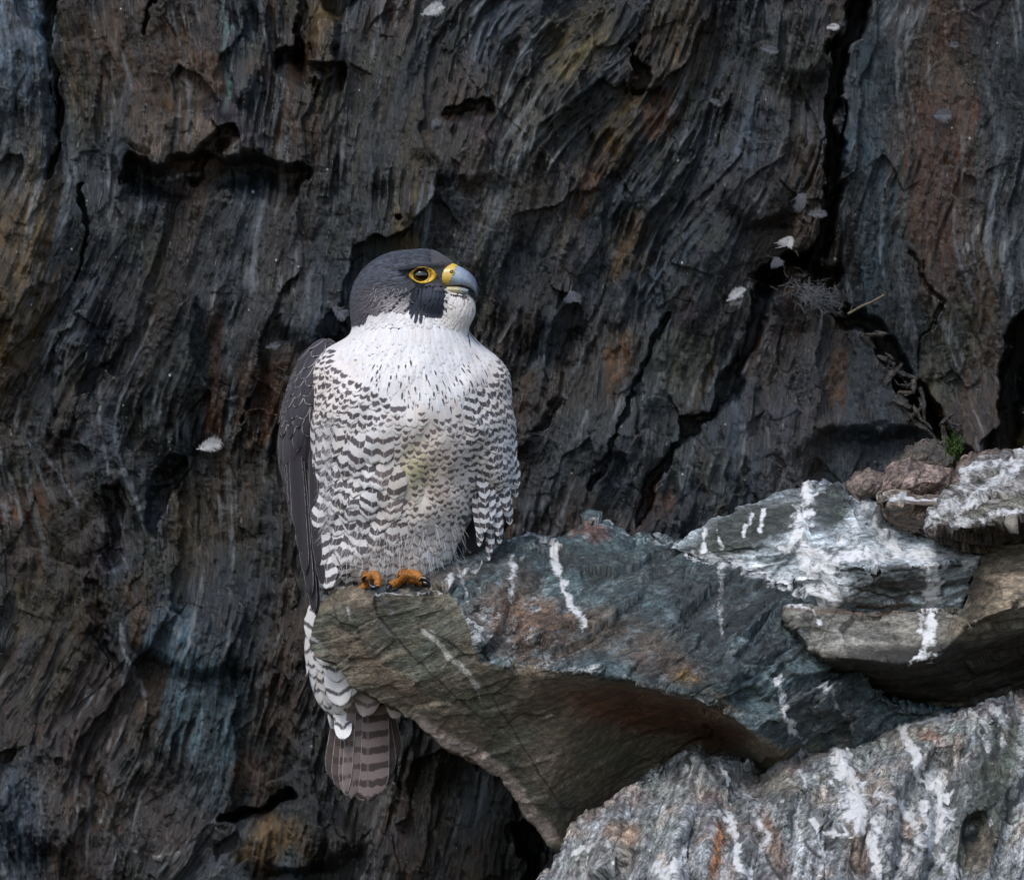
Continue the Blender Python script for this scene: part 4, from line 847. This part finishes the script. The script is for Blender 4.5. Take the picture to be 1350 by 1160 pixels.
# skin under the feathers carries the down colour of its region
body = mesh('body', BP-bn*2.0, BF, MAT_FEA, falcon, attrs=dict(bas=z[3]*.85, mrk=z[4], fa=np.tile([3., 50., 20.], (len(BP), 1)), fb=np.tile([20., 2., 0.], (len(BP), 1)), fc=np.tile([.01, .01, 6.], (len(BP), 1)), fd=np.tile([.5, 0., 0.], (len(BP), 1))))
C0 = surf_pts(BP, BF, 150000, rf); nrm0 = grad(sdf_body, C0); z0 = region(C0, nrm0, rf); rad = .40*np.sqrt(z0[0]*z0[1]*.55)
ok = nrm0[:, 1] < .75; C0 = C0[ok]; rad = rad[ok]
kp = darts(C0, rad); root = C0[kp]
z0 = region(root, grad(sdf_body, root), rf)
W, L, lift, bas, mrk, fb, fc, fd, dr, eye, tor = z0
dr = dr+(rf.random((len(root), 3))-.5)*.22
# roots sit up-flow from the sampled point so that the tip lands on it
k = ~eye
sel = [np.nonzero(tor & k)[0], np.nonzero(~tor & k)[0]]
def emit(ix):
    s = lambda v: v[ix]
    return feathers(s(root), s(dr), s(L), s(W), s(lift), s(bas), s(mrk), s(fb), s(fc), s(fd), sdf_body, r=rf)
A_ = emit(sel[0]); B_ = emit(sel[1])
mesh('breast_plumage', A_[0], A_[1], MAT_FEA, falcon, attrs=A_[2])
mesh('head_plumage', B_[0], B_[1], MAT_FEA, falcon, attrs=B_[2])
print('plumage', len(root), time.time()-T0)

def one(rt, tp, w, bas, mrk, fb=(20., 2., 0.), fc=(.01, .01, 6.), fray=1.6, ew=0., nrm=(0, -1, 0), lift=2, curl=0., tip=.42, bend=0., camber=.06, r=rf):
    rt = np.array([rt], float); tp = np.array([tp], float); L = np.linalg.norm(tp-rt)
    return feathers(rt, tp-rt, L, w, lift, bas, mrk, fb, fc, (r.random(), fray, ew), None, np.array([nrm], float)/np.linalg.norm(nrm), curl, camber, tip, 1-(1-np.linspace(0, 1, 18))**1.7, .015, r, np.array([bend]))
# hanging flank feathers on the image right
hang = []
for (x0, y0, x1, y1, w_, dd) in [(652,560,672,640,20,-20),(662,560,684,620,18,-8),(668,570,688,640,17,6),(655,600,676,672,19,-14),(660,610,679,690,17,0),(648,620,664,705,18,-16),(655,640,664,716,14,-4),(640,600,655,690,18,-26),(636,620,646,700,16,-28),(630,580,648,665,20,-34),(646,650,652,728,12,-12),(640,560,660,625,20,-34),(625,640,640,712,15,-26),(670,590,686,654,14,12),(664,540,684,600,18,0),(650,520,672,585,20,-18),(644,690,648,738,9,-8),(634,660,637,720,12,-20)]:
    hang.append(one((x0, dd+10, y0), (x1, dd, y1), w_, WHITE*.97, (.04, .034, .042), (13., -.02, 4.), (.01, .01, 6.), 1.2, 0, (.35, -1, 0), 3, .02, .5, rf.random()*.04))
hp = join(hang); mesh('flank_feathers', hp[0], hp[1], MAT_FEA, falcon, attrs=hp[2])
# left flank tufts spilling over the wing
tuft = []
for i in range(70):
    y0 = 545+rf.random()*180; x0 = 428+rf.random()*22-(y0-545)*.02; dd = -20+rf.random()*30; l = 46+rf.random()*26
    if y0 > 690: x0 += 8
    tuft.append(one((x0, dd, y0), (x0-9+rf.random()*8, dd+2, y0+l), 26+rf.random()*8, WHITE, BARC, (17.+rf.random()*2, .12, 4+3*rf.random()), (.01, .01, 6.), 3.4, 0, (-.6, -1, 0), 5, .03))
for (x0, y0, l) in [(443,770,52),(433,790,56),(424,808,56),(428,830,60),(424,848,54),(436,868,56),(440,756,50),(452,742,52),(420,822,50),(440,800,60),(440,890,66),(452,886,58)]:
    tuft.append(one((x0, 44, y0-30), (x0-4+(14 if y0 > 840 else 0), 46, y0+l-24), 40, WHITE*.93, (.05, .045, .05), (23., .70, 10.), (.01, .01, 6.), 1.6, 0, (-.35, -1, 0), 3, .01, .5))
tp_ = join(tuft); mesh('flank_tufts', tp_[0], tp_[1], MAT_FEA, falcon, attrs=tp_[2])

# wings
def wing(f, lo, hi, prim, sgn):
    P, F = nets(f, lo, hi, 5.0)
    n = len(P); wg = mesh('wing', P-grad(f, P)*2, F, MAT_FEA, falcon, attrs=dict(bas=np.tile(WINGC, (n, 1)), mrk=np.tile(WINGC, (n, 1)), fa=np.tile([3., 50., 20.], (n, 1)), fb=np.tile([20., 2., 0.], (n, 1)), fc=np.tile([.01, .01, 6.], (n, 1)), fd=np.tile([.5, 0., 0.], (n, 1))))
    C = surf_pts(P, F, 9000, rf); C = C[C[:, 2] < 640]; k_ = darts(C, np.where(C[:, 2] < 530, 11., 14.5)); C = C[k_]; m = len(C)
    big = (C[:, 2] >= 540)
    cv = feathers(C, np.tile([sgn*.12, .0, 1.], (m, 1))+(rf.random((m, 3))-.5)*.15, np.where(big, 56., 38.), np.where(big, 28., 23.), 4.5, WINGC*(.8+.7*(rf.random((m, 1))-.4)), WINGC*.5, (20., 2., 0.), (.9, 60., 20.), np.stack([rf.random(m), np.full(m, .4), np.full(m, 1.7)], 1), f, r=rf)
    mesh('wing_coverts', cv[0], cv[1], MAT_FEA, wg, attrs=cv[2])
    pr = join([one(*a) for a in prim]); mesh('flight_feathers', pr[0], pr[1], MAT_FEA, wg, attrs=pr[2])
def prims(tips, xr, dr_, y0, w_, nr):
    out = []
    for i, (tx, ty, td) in enumerate(tips):
        out.append(((xr+i*dr_, td+8, y0+i*4), (tx, td, ty), w_, WINGC*(.55+.25*rf.random()), WINGC*.35, (20., 2., 0.), (.8, 300., 100.), .25, .65, nr, 2, 0., .16, -.03))
    return out
wing(sdf_wl, (350, -40, 400), (460, 160, 800), prims([(376,640,10),(380,668,2),(386,700,-4),(391,730,-6),(396,756,-8),(402,782,-6),(407,806,0),(411,812,8),(405,796,16),(420,770,-12),(414,744,-16),(424,748,-10),(429,756,-4)], 378, 3.2, 540, 15, (-.55, -1, 0)), -1)
wing(sdf_wr, (600, -10, 420), (700, 170, 800), prims([(640,700,40),(632,724,34),(624,730,30),(616,728,28),(610,722,30)], 650, -5, 560, 18, (.3, -1, 0)), 1)
# tail
tail = empty('tail', (480, 90, 900)); tail.parent = falcon; tail.location = world(np.array([[480, 90, 900]]))[0]-np.array(falcon.location)
TB = np.array((.20, .155, .15)); TD = np.array((.045, .032, .030))
tf = [((462,84,880),(436,84,1030),30,TD*1.3,TD,(24.,.5,6.),.9),((486,84,880),(520,84,1004),32,TD*1.2,TD,(24.,.5,6.),.9),((466,80,880),(446,80,1044),30,TD*1.8,TD,(24.,.4,6.),.9),((486,80,880),(510,79,1026),34,TD*1.8,TD,(24.,.4,8.),.9),
      ((470,76,870),(458,74,1050),32,TB*.8,TD,(22.,.2,14.),.9),((484,72,870),(484,68,1058),58,TB,TD,(21.,.15,18.),1.0),((470,70,870),(462,64,1054),22,TB*.75,TD*1.3,(22.,.5,14.),1.0),((466,68,880),(454,62,1046),14,TB*.9,TD*1.6,(22.,.6,14.),1.0)]
for (rt, tp, w_, b_, m_, fb_, ew) in tf:
    o1 = one(rt, tp, w_, b_, m_, fb_, (.01, .01, 6.), .5, ew, (.12*(rt[0]-475)/10, -1, 0), 2, 0., .24, 0., .05)
    o1[2]['fa'][:, 0] *= .35
    mesh('tail_feather', o1[0], o1[1], MAT_FEA, tail, attrs=o1[2])
for (rt, tp, w_, P_) in [((488,58,850),(482,56,946),40,20.),((470,60,850),(462,58,928),30,20.),((518,62,880),(520,60,950),26,24.)]:
    o1 = one(rt, tp, w_, (.42,.38,.38), (.16,.12,.12), (P_,.55,8.), (.01,.01,6.), 3.2, 0, (0,-1,0), 2, 0., .45, 0., .05); mesh('tail_covert', o1[0], o1[1], MAT_FEA, tail, attrs=o1[2])
print('wings', time.time()-T0)

# loose barbs (fine hairs) along the lower belly and the flank
def hairs(name, items, parent, mat):
    P = []; F = []; n = 0
    for (p, q, w_, sag) in items:
        p = np.array(p, float); q = np.array(q, float); m_ = 6; t = np.linspace(0, 1, m_)[:, None]; v = q-p; s = np.cross(v, [0, 1, 0]); s = s/(np.linalg.norm(s)+1e-9)
        c = p+v*t+s*sag*(4*t*(1-t)); wd = w_*(1-t*.85)/2
        P.append(c+s*wd); P.append(c-s*wd); F += [(n+i, n+i+1, n+m_+i+1, n+m_+i) for i in range(m_-1)]; n += 2*m_
    return mesh(name, np.concatenate(P), F, mat, parent)
MAT_BARB = plain('loose_barbs', (.66, .64, .65), .7, .2, 600, .2); MAT_BARBD = plain('dark_bristles', (.06, .05, .055), .7, .2, 600, .2)
def fd_(x, y, f=sdf_body):
    lo, hi = -200., 200.
    ds = np.arange(-160, 160, 2.); v = f(np.stack([np.full(len(ds), float(x)), ds, np.full(len(ds), float(y))], 1)); k_ = np.nonzero(v < 0)[0]
    return float(ds[k_[0]]) if len(k_) else 30.
it = []
for i in range(260):
    x0 = 440+rf.random()*170; y0 = 690+rf.random()*62; d0 = fd_(x0, y0)
    it.append(((x0, d0-5, y0), (x0+(x0-530)*.10+rf.normal()*5, d0-7, y0+14+rf.random()*16), .45, rf.normal()*1.2))
hairs('loose_barbs', it, falcon, MAT_BARB); it = []
for i in range(130):
    y0 = 540+rf.random()*160; x0 = 436+rf.random()*8; d0 = fd_(x0, y0)
    it.append(((x0, d0-5, y0), (x0-14-rf.random()*12, d0+2, y0+16+rf.random()*16), .5, rf.normal()*2))
hairs('loose_barbs', it, falcon, MAT_BARB); it = []
for i in range(34):
    x0 = 490+rf.random()*50; y0 = 378+rf.random()*30; d0 = fd_(x0, y0); it.append(((x0, d0-3, y0), (x0+rf.normal()*5, d0-4, y0+7), .32, rf.normal()*1.6))
hairs('loose_barbs', it, falcon, MAT_BARB)
it = []
for i in range(46):
    t = i/45; x0 = 594+t*22; y0 = 388+3*t; d0 = fd_(x0, y0)
    it.append(((x0, d0-3, y0), (x0-4+rf.normal()*1.5+6*t, d0-3, y0+16+rf.random()*14), .55, rf.normal()*1.5))
hairs('dark_bristles', it, falcon, MAT_BARBD); it = []
for i in range(60):
    x0 = 470+rf.random()*130; y0 = 690+rf.random()*62; d0 = fd_(x0, y0); it.append(((x0, d0-6, y0), (x0+rf.normal()*3, d0-6, y0+9+rf.random()*8), .7, rf.normal()))
hairs('dark_bristles', it, falcon, MAT_BARBD)

# bill
bill = empty('bill', (583, -14, 364)); bill.parent = falcon; bill.location = world(np.array([[583, -14, 364]]))[0]-np.array(falcon.location)
ex = np.array([.955, -.297]); sx = np.array([.297, .955])
def loft(st, nseg=20, egg=.25):
    P = []
    for (x, t, b, hw) in st:
        l = (x-583)/ex[0]; cy_ = (t+b)/2; ry = (b-t)/2
        for k_ in range(nseg):
            a = 2*math.pi*k_/nseg; y = cy_-ry*math.cos(a); s = hw*math.sin(a)*(1-egg*math.cos(a)*.9)
            P.append((583+l*ex[0]+s*sx[0], -16+l*ex[1]+s*sx[1], y))
    n = len(st); F = [(i*nseg+k_, i*nseg+(k_+1) % nseg, (i+1)*nseg+(k_+1) % nseg, (i+1)*nseg+k_) for i in range(n-1) for k_ in range(nseg)]
    for c in (0, n-1):
        P.append(tuple(np.mean(P[c*nseg:(c+1)*nseg], 0))); m_ = len(P)-1
        F += [(c*nseg+k_, c*nseg+(k_+1) % nseg, m_, m_) for k_ in range(0, nseg)]
    return np.array(P), np.array(F)
def interp_st(st, m=4):
    st = np.array(st, float); t = np.arange(len(st)); tt = np.linspace(0, len(st)-1, (len(st)-1)*m+1); return [tuple(np.interp(v, t, st[:, k_]) for k_ in range(4)) for v in tt]
up = interp_st([(576,350,378,15),(583,349,378,14.5),(590,348,377.5,13.5),(598,348.6,377,12.2),(604,350.6,376.6,11),(611,354,377,9.4),(618,358.6,379,7.8),(623.5,363.8,382,6.2),(627.5,370,386,4.4),(629.2,376,389,2.9),(629.3,382,390.6,1.7),(628.4,387,391.4,.6)])
P, F = loft(up, 24)
isC = (P[:, 0]+(P[:, 2]-351)*.50) < 602
fcnt = isC[F].sum(1); Fc = F[fcnt >= 2]; Fu = F
tcol = sst(600, 629, P[:, 0])[:, None]; cB = np.array((.27, .33, .42))*(1-tcol)+np.array((.085, .10, .15))*tcol
lo_ = sst(374, 380, P[:, 2])[:, None]*(1-tcol); cB = cB*(1-.6*lo_)+np.array((.38, .34, .22))*.6*lo_
mesh('upper_mandible', P, Fu, MAT_BEAK, bill, attrs={'col': cB})
ctr = np.array([590, -16, 364.]); Pc = P.copy(); dirn = Pc-np.stack([Pc[:, 0], -16+(Pc[:, 0]-583)/ex[0]*ex[1], np.full(len(Pc), 364.)], 1); Pc = Pc+dirn*.055
cere = mesh('cere', Pc, Fc, MAT_CERE, bill)
lw = interp_st([(578,377,386,11),(588,377,387,10.5),(598,377.5,388,9),(607,378.5,388.4,7.2),(613,380,388,5),(618,382,386.6,2.4)])
P, F = loft(lw, 20, -.2); t_ = sst(595, 616, P[:, 0])[:, None]
mesh('lower_mandible', P, F, MAT_BEAK, bill, attrs={'col': np.array((.50, .42, .22))*(1-t_)+np.array((.24, .28, .33))*t_})
def ball(c, r, n=20, m=28):
    P = [(c[0]+r[0]*math.sin(math.pi*i/n)*math.cos(2*math.pi*j/m), c[1]+r[1]*math.cos(math.pi*i/n), c[2]+r[2]*math.sin(math.pi*i/n)*math.sin(2*math.pi*j/m)) for i in range(n+1) for j in range(m)]
    return np.array(P), np.array([(i*m+j, i*m+(j+1) % m, (i+1)*m+(j+1) % m, (i+1)*m+j) for i in range(n) for j in range(m)])
# nostril: raised rim with a dark pit
nd = None
def bill_front(x, y):
    l = (x-583)/ex[0]; t = [s for s in up if s[0] >= x][0]; c = (t[1]+t[2])/2; ry = (t[2]-t[1])/2; ca = np.clip((c-y)/ry, -1, 1); sa = math.sqrt(1-ca*ca); s = -t[3]*sa*(1-.25*ca*.9)*1.055
    return 583+l*ex[0]+s*sx[0], -16+l*ex[1]+s*sx[1]
bx, bd_ = bill_front(599.5, 359.5)
def torus(c, R1, r1, nrm_, n=18, m=8, sy=1.0):
    nrm_ = np.array(nrm_, float)/np.linalg.norm(nrm_); u = np.cross(nrm_, [0, 0, 1]); u /= np.linalg.norm(u); v = np.cross(nrm_, u); P = []
    for i in range(n):
        a = 2*math.pi*i/n; e = u*math.cos(a)+v*math.sin(a)*sy
        for j in range(m): b = 2*math.pi*j/m; P.append(np.array(c)+e*(R1+r1*math.cos(b))+nrm_*r1*math.sin(b))
    return np.array(P), np.array([(i*m+j, i*m+(j+1) % m, ((i+1) % n)*m+(j+1) % m, ((i+1) % n)*m+j) for i in range(n) for j in range(m)])
P, F = torus((bx, bd_, 359.5), 3.1, .8, (-.3, -1, -.15)); mesh('nostril_rim', P, F, MAT_CERE, cere)
P, F = ball((bx, bd_, 359.5), (2.7, .9, 2.5), 8, 12); mesh('nostril', P, F, MAT_CLAW, cere)
P, F = ball((bx, bd_-.6, 359.5), (.8, .8, .8), 8, 10); mesh('nostril_tubercle', P, F, MAT_CERE, cere)

# eyes
ed0 = fd_(556, 363.5)
def eye_part(mirror):
    cx_, cy_ = 555.2, 363.2; cd = ed0+9.0
    P, F = ball((cx_, cd, cy_), (12.2, 12.2, 11.2))
    O = [(539,363.5),(543,358),(549,354.2),(556,352.6),(563,352.8),(570,355),(575,359),(577.5,363.5),(575,369),(568,373),(560,374.8),(552,373.8),(546,370.5),(541.5,367)]
    n = 56; ang = np.linspace(0, 2*np.pi, n, endpoint=False)
    oa = np.array([math.atan2(y-cy_, x-cx_) for x, y in O]); orr = np.array([math.hypot(x-cx_, y-cy_) for x, y in O]); o_ = np.argsort(oa); ro = np.interp(ang, oa[o_], orr[o_], period=2*np.pi)
    ri = 1/np.sqrt((np.cos(ang)/10.3)**2+(np.sin(ang)/8.4)**2)
    rows = []; K = 9
    for j in range(K):
        t = j/(K-1); rr_ = ri+(ro-ri)*t; x = cx_+rr_*np.cos(ang); y = cy_+rr_*np.sin(ang)
        sph = cd-12.2*np.sqrt(np.clip(1-((x-cx_)/13.)**2-((y-cy_)/12.)**2, .02, 1)); skin = np.array([fd_(a, b) for a, b in zip(x, y)]); tt = sst(0, .9, t); dd = sph*(1-tt)+skin*tt-2.2*math.sin(math.pi*min(1, t*1.05))*1.2-1.6
        if t == 1: dd = skin+1.0
        rows.append(np.stack([x, dd, y], 1))
    RP = np.concatenate(rows); RF = np.array([(j*n+i, j*n+(i+1) % n, (j+1)*n+(i+1) % n, (j+1)*n+i) for j in range(K-1) for i in range(n)])
    if mirror:      # the far eye: mirror across the head's own midline plane
        c = np.array([575., -14.]); nn = sx
        for A in (P, RP):
            q = A[:, :2]-c; s = q@nn; A[:, :2] -= 2*np.outer(s, nn)
    e = mesh('eye', P, F, MAT_EYE, falcon); mesh('eye_ring', RP, RF, MAT_RING, e)
eye_part(False); eye_part(True)
# brow: overhanging dark feathers above the eye
bw = []
for i in range(46):
    t = i/45; x0 = 586-t*50; y0 = 351+2.5*math.sin(t*3.0)*-1+t*2.5; d0 = fd_(x0, y0)
    bw.append(one((x0, d0-2.2, y0), (x0-12, fd_(x0-12, y0+3.5)-2.6, y0+2.2+rf.random()*1.6), 5.5, SLATE*(.55+.3*rf.random()), SLATE, fray=1.2, lift=.8))
b_ = join(bw); mesh('brow_plumage', b_[0], b_[1], MAT_FEA, falcon, attrs=b_[2])

# feet
def tube(path, rad, m=14, bumps=0.):
    path = np.array(path, float); t = np.linspace(0, len(path)-1, (len(path)-1)*8+1); k_ = np.arange(len(path)); c = np.stack([np.interp(t, k_, path[:, i]) for i in range(3)], 1)
    for _ in range(6): c[1:-1] = (c[:-2]+2*c[1:-1]+c[2:])/4
    r_ = np.interp(t, k_, rad); r_ = r_*(1+bumps*np.abs(np.sin(t*5.5)))
    tg = np.gradient(c, axis=0); tg /= np.linalg.norm(tg, axis=1, keepdims=True); u = np.cross(tg, [0.1, .2, 1.]); u /= np.linalg.norm(u, axis=1, keepdims=True); v = np.cross(tg, u)
    P = np.concatenate([c[i]+r_[i]*(np.outer(np.cos(a), u[i])+np.outer(np.sin(a), v[i])) for i, a in ((i, 2*np.pi*np.arange(m)/m) for i in range(len(c)))]); n = len(c)
    F = [(i*m+j, i*m+(j+1) % m, (i+1)*m+(j+1) % m, (i+1)*m+j) for i in range(n-1) for j in range(m)]
    P = np.concatenate([P, c[:1], c[-1:]]); a = len(P)-2; F += [((j+1) % m, j, a, a) for j in range(m)]+[((n-1)*m+j, (n-1)*m+(j+1) % m, a+1, a+1) for j in range(m)]
    return P, np.array(F)
def foot(px, toes, leg):
    f = empty('foot', px); f.parent = falcon; f.location = world(np.array([px]))[0]-np.array(falcon.location)
    P, F = tube(leg, [8, 7.5, 8.5], 14, .06); mesh('shank', P, F, MAT_TOE, f)
    for path, rad, cl in toes:
        P, F = tube(path, rad, 14, .17); t = mesh('toe', P, F, MAT_TOE, f)
        P, F = tube(cl, [rad[-1]*.92, rad[-1]*.75, rad[-1]*.42, .4], 12); mesh('claw', P, F, MAT_CLAW, t)
foot((536,-38,762), [([(530,-44,764),(540,-68,755),(550,-80,757),(557,-84,762)], [4.8,5.8,5.8,4.6], [(556,-84,761),(563,-87,762),(567,-88,768),(566,-88,776)]),
                     ([(528,-40,766),(520,-50,768),(514,-56,772)], [5,5,4.4], [(514,-56,772),(512,-59,775),(511,-60,778),(511,-60,782)]),
                     ([(540,-36,764),(552,-50,764),(560,-58,768)], [5,5,4.6], [(560,-58,768),(564,-60,769),(567,-61,773),(567,-61,778)]),
                     ([(532,-30,766),(522,-6,770),(516,6,774)], [6,6,5], [(516,6,774),(512,12,774),(508,16,778),(507,16,784)])], [(526,6,700),(530,-14,735),(532,-38,762)])
foot((494,-34,766), [([(488,-40,762),(495,-56,756),(500,-62,763),(498,-64,772)], [4.6,5.2,5.0,4.4], [(498,-64,771),(494,-67,774),(489,-66,771),(487,-65,764)]),
                     ([(486,-26,770),(478,-24,774),(472,-22,777)], [4,4,3.6], [(472,-22,777),(469,-22,779),(467,-22,782),(467,-22,785)]),
                     ([(486,-30,768),(480,-6,772),(476,4,776)], [5,5.5,5], [(476,4,776),(473,9,776),(470,12,780),(470,12,785)])], [(488,6,700),(486,-10,735),(486,-36,764)])
print('falcon', time.time()-T0)

# ------------------------------------------------------------------ small things on the cliff
def down(x, y, w_, h_, an, mat, label, seed, group='downy feathers caught on the cliff', n=110):
    """a moulted down feather: curved shaft with many soft barbs"""
    r = np.random.default_rng(seed); d0 = cliff_depth(x, y)-6; a = R(an); ux = np.array([math.cos(a), 0, math.sin(a)]); vx = np.array([-math.sin(a), 0, math.cos(a)]); c = np.array(at(x, y, d0)); c = np.array([c[0], d0, c[2]])
    root_ = empty('down_feather', c)
    tag(root_, label, 'feather', group)
    it = [(tuple(c-ux*w_*.6), tuple(c+ux*w_*.5-[0, 4, 0]), 1.4, h_*.15)]; hairs('shaft', it, root_, mat)
    it = []
    for i in range(n*2):
        t = r.random()*1.0-.5; p = c+ux*w_*t*.9+[0, -2-3*r.random(), 0]; s = 1 if i % 2 else -1; l = h_*.55*(1-abs(t)*1.2)*(.35+.85*r.random())
        it.append((tuple(p), tuple(p+vx*s*l+ux*l*(.5+.25*r.normal())+[0, -4*r.random()+1, 0]), 1.2, r.normal()*1.5))
    hairs('barbs', it, root_, mat)
for i, a in enumerate([(571,13,30,18,-20,MAT_DOWN,'bright white feather caught at the top edge of the cliff'),(277,587,32,20,-15,MAT_DOWN,'white downy tuft left of the falcon on bare rock'),(360,456,18,10,-10,MAT_DOWNG,'small pale grey tuft just left of the falcon shoulder'),
    (448,412,20,18,40,MAT_DOWNG,'soft grey tuft right behind the falcon nape'),(1242,152,22,20,0,MAT_DOWNG,'pinkish grey tuft on the brown streaked rock at upper right'),(1058,262,14,34,60,MAT_DOWNG,'curled grey feather hanging left of the black crack'),
    (1078,282,22,12,0,MAT_DOWNG,'rounded grey feather lying in the black crack'),(1040,318,12,30,105,MAT_DOWN,'narrow pale feather upright above the cobweb'),(1024,345,10,18,80,MAT_DOWNG,'short bluish feather pointing down beside the narrow pale one'),
    (1015,66,22,12,15,MAT_DOWNG,'curved grey feather high up left of the black crack'),(943,135,14,8,30,MAT_DOWNG,'tiny pale feather with a long bare shaft at the top centre right'),(754,390,12,22,80,MAT_DOWNG,'small whitish tuft on the rock right of the falcon beak'),
    (1098,36,14,10,0,MAT_DOWN,'little white tuft beside the top of the black crack'),(970,388,26,14,-35,MAT_DOWN,'pinkish white patch of down on the rock edge left of the cobweb'),(574,162,6,14,60,MAT_DOWNG,'slim pale feather above the falcon head'),(1258,60,8,8,0,MAT_DOWNG,'tiny greenish white tuft at the top right'),
    (1020,915,5,5,0,MAT_DOWN,None)]):
    if a[6]: down(*a, 100+i)
# cobweb and dead stem in the crack
r = np.random.default_rng(77); c = np.array(at(1080, 388, 1.)); d0 = cliff_depth(1080, 392, 24)-2
it = []
for i in range(420):
    a = r.normal(0, 1, 2); p = (1074+a[0]*19, d0+8+r.normal()*10, 384+a[1]*9+a[0]*5); b = r.normal(0, 1, 2); q = (p[0]+b[0]*9+4, p[1]+r.normal()*8, p[2]+b[1]*8+3); it.append((p, q, .6, r.normal()*2))
cw = hairs('cobweb', [((x0-0+10, a, y0), (x1+10, b, y1), w_, s) for ((x0, a, y0), (x1, b, y1), w_, s) in it], None, MAT_WEB); tag(cw, 'torn grey cobweb spread across the dark hollow in the cliff', 'cobweb')
P, F = tube([at(1118, 414, d0-20), at(1135, 404, d0-24), at(1150, 398, d0-28), at(1166, 389, d0-30)], [1.8, 1.6, 1.4, 1.8], 8, .1); o = mesh('dead_stem', P, F, MAT_TWIG); tag(o, 'thin dead stem sticking out right of the cobweb', 'twig')
it = []
for i in range(220):
    x0 = 1262+r.normal()*6; y0 = 590+r.normal()*7; it.append(((x0, 92+r.normal()*6, y0), (x0+r.normal()*4, 86+r.normal()*4, y0-4-r.random()*5), 1.6, r.normal()))
o = hairs('moss', it, None, MAT_MOSS); tag(o, 'small tuft of green moss behind the reddish stones', 'moss')
# slate rubble along the diagonal crack
for i in range(30):
    t = i/29; x0 = 1166+t*84+r.normal()*13; y0 = 462+t*112+r.normal()*11; s = 5+r.random()*10; d1 = cliff_depth(x0, y0, 12)+4; cx0, _, cy0 = at(x0, y0, d1)
    n = 10; P, F = ball((cx0, d1, cy0), (s*1.15, s*.5, s*.26), 8, 12); a = R(40+r.normal()*45); q_ = P-[cx0, d1, cy0]; P = np.stack([q_[:, 0]*math.cos(a)-q_[:, 2]*math.sin(a), q_[:, 1], q_[:, 0]*math.sin(a)+q_[:, 2]*math.cos(a)], 1)+[cx0, d1, cy0]
    h, _i = voro3(P/7., 60+i, 1.); P = P+(P-[cx0, d1, cy0])*h[:, None]*.8
    cc = np.tile(np.array([(.06,.05,.042),(.045,.038,.034),(.035,.035,.037)][i % 3]), (len(P), 1))
    o = mesh('slate_flake', P, F, MAT_ROCK, None, False, {'col': cc, 'flow': P/100, 'gu': np.zeros(len(P))}); tag(o, 'small brown slate flake wedged in the diagonal crack', 'rock flake', 'slate flakes wedged in the diagonal crack')
print('done', time.time()-T0)
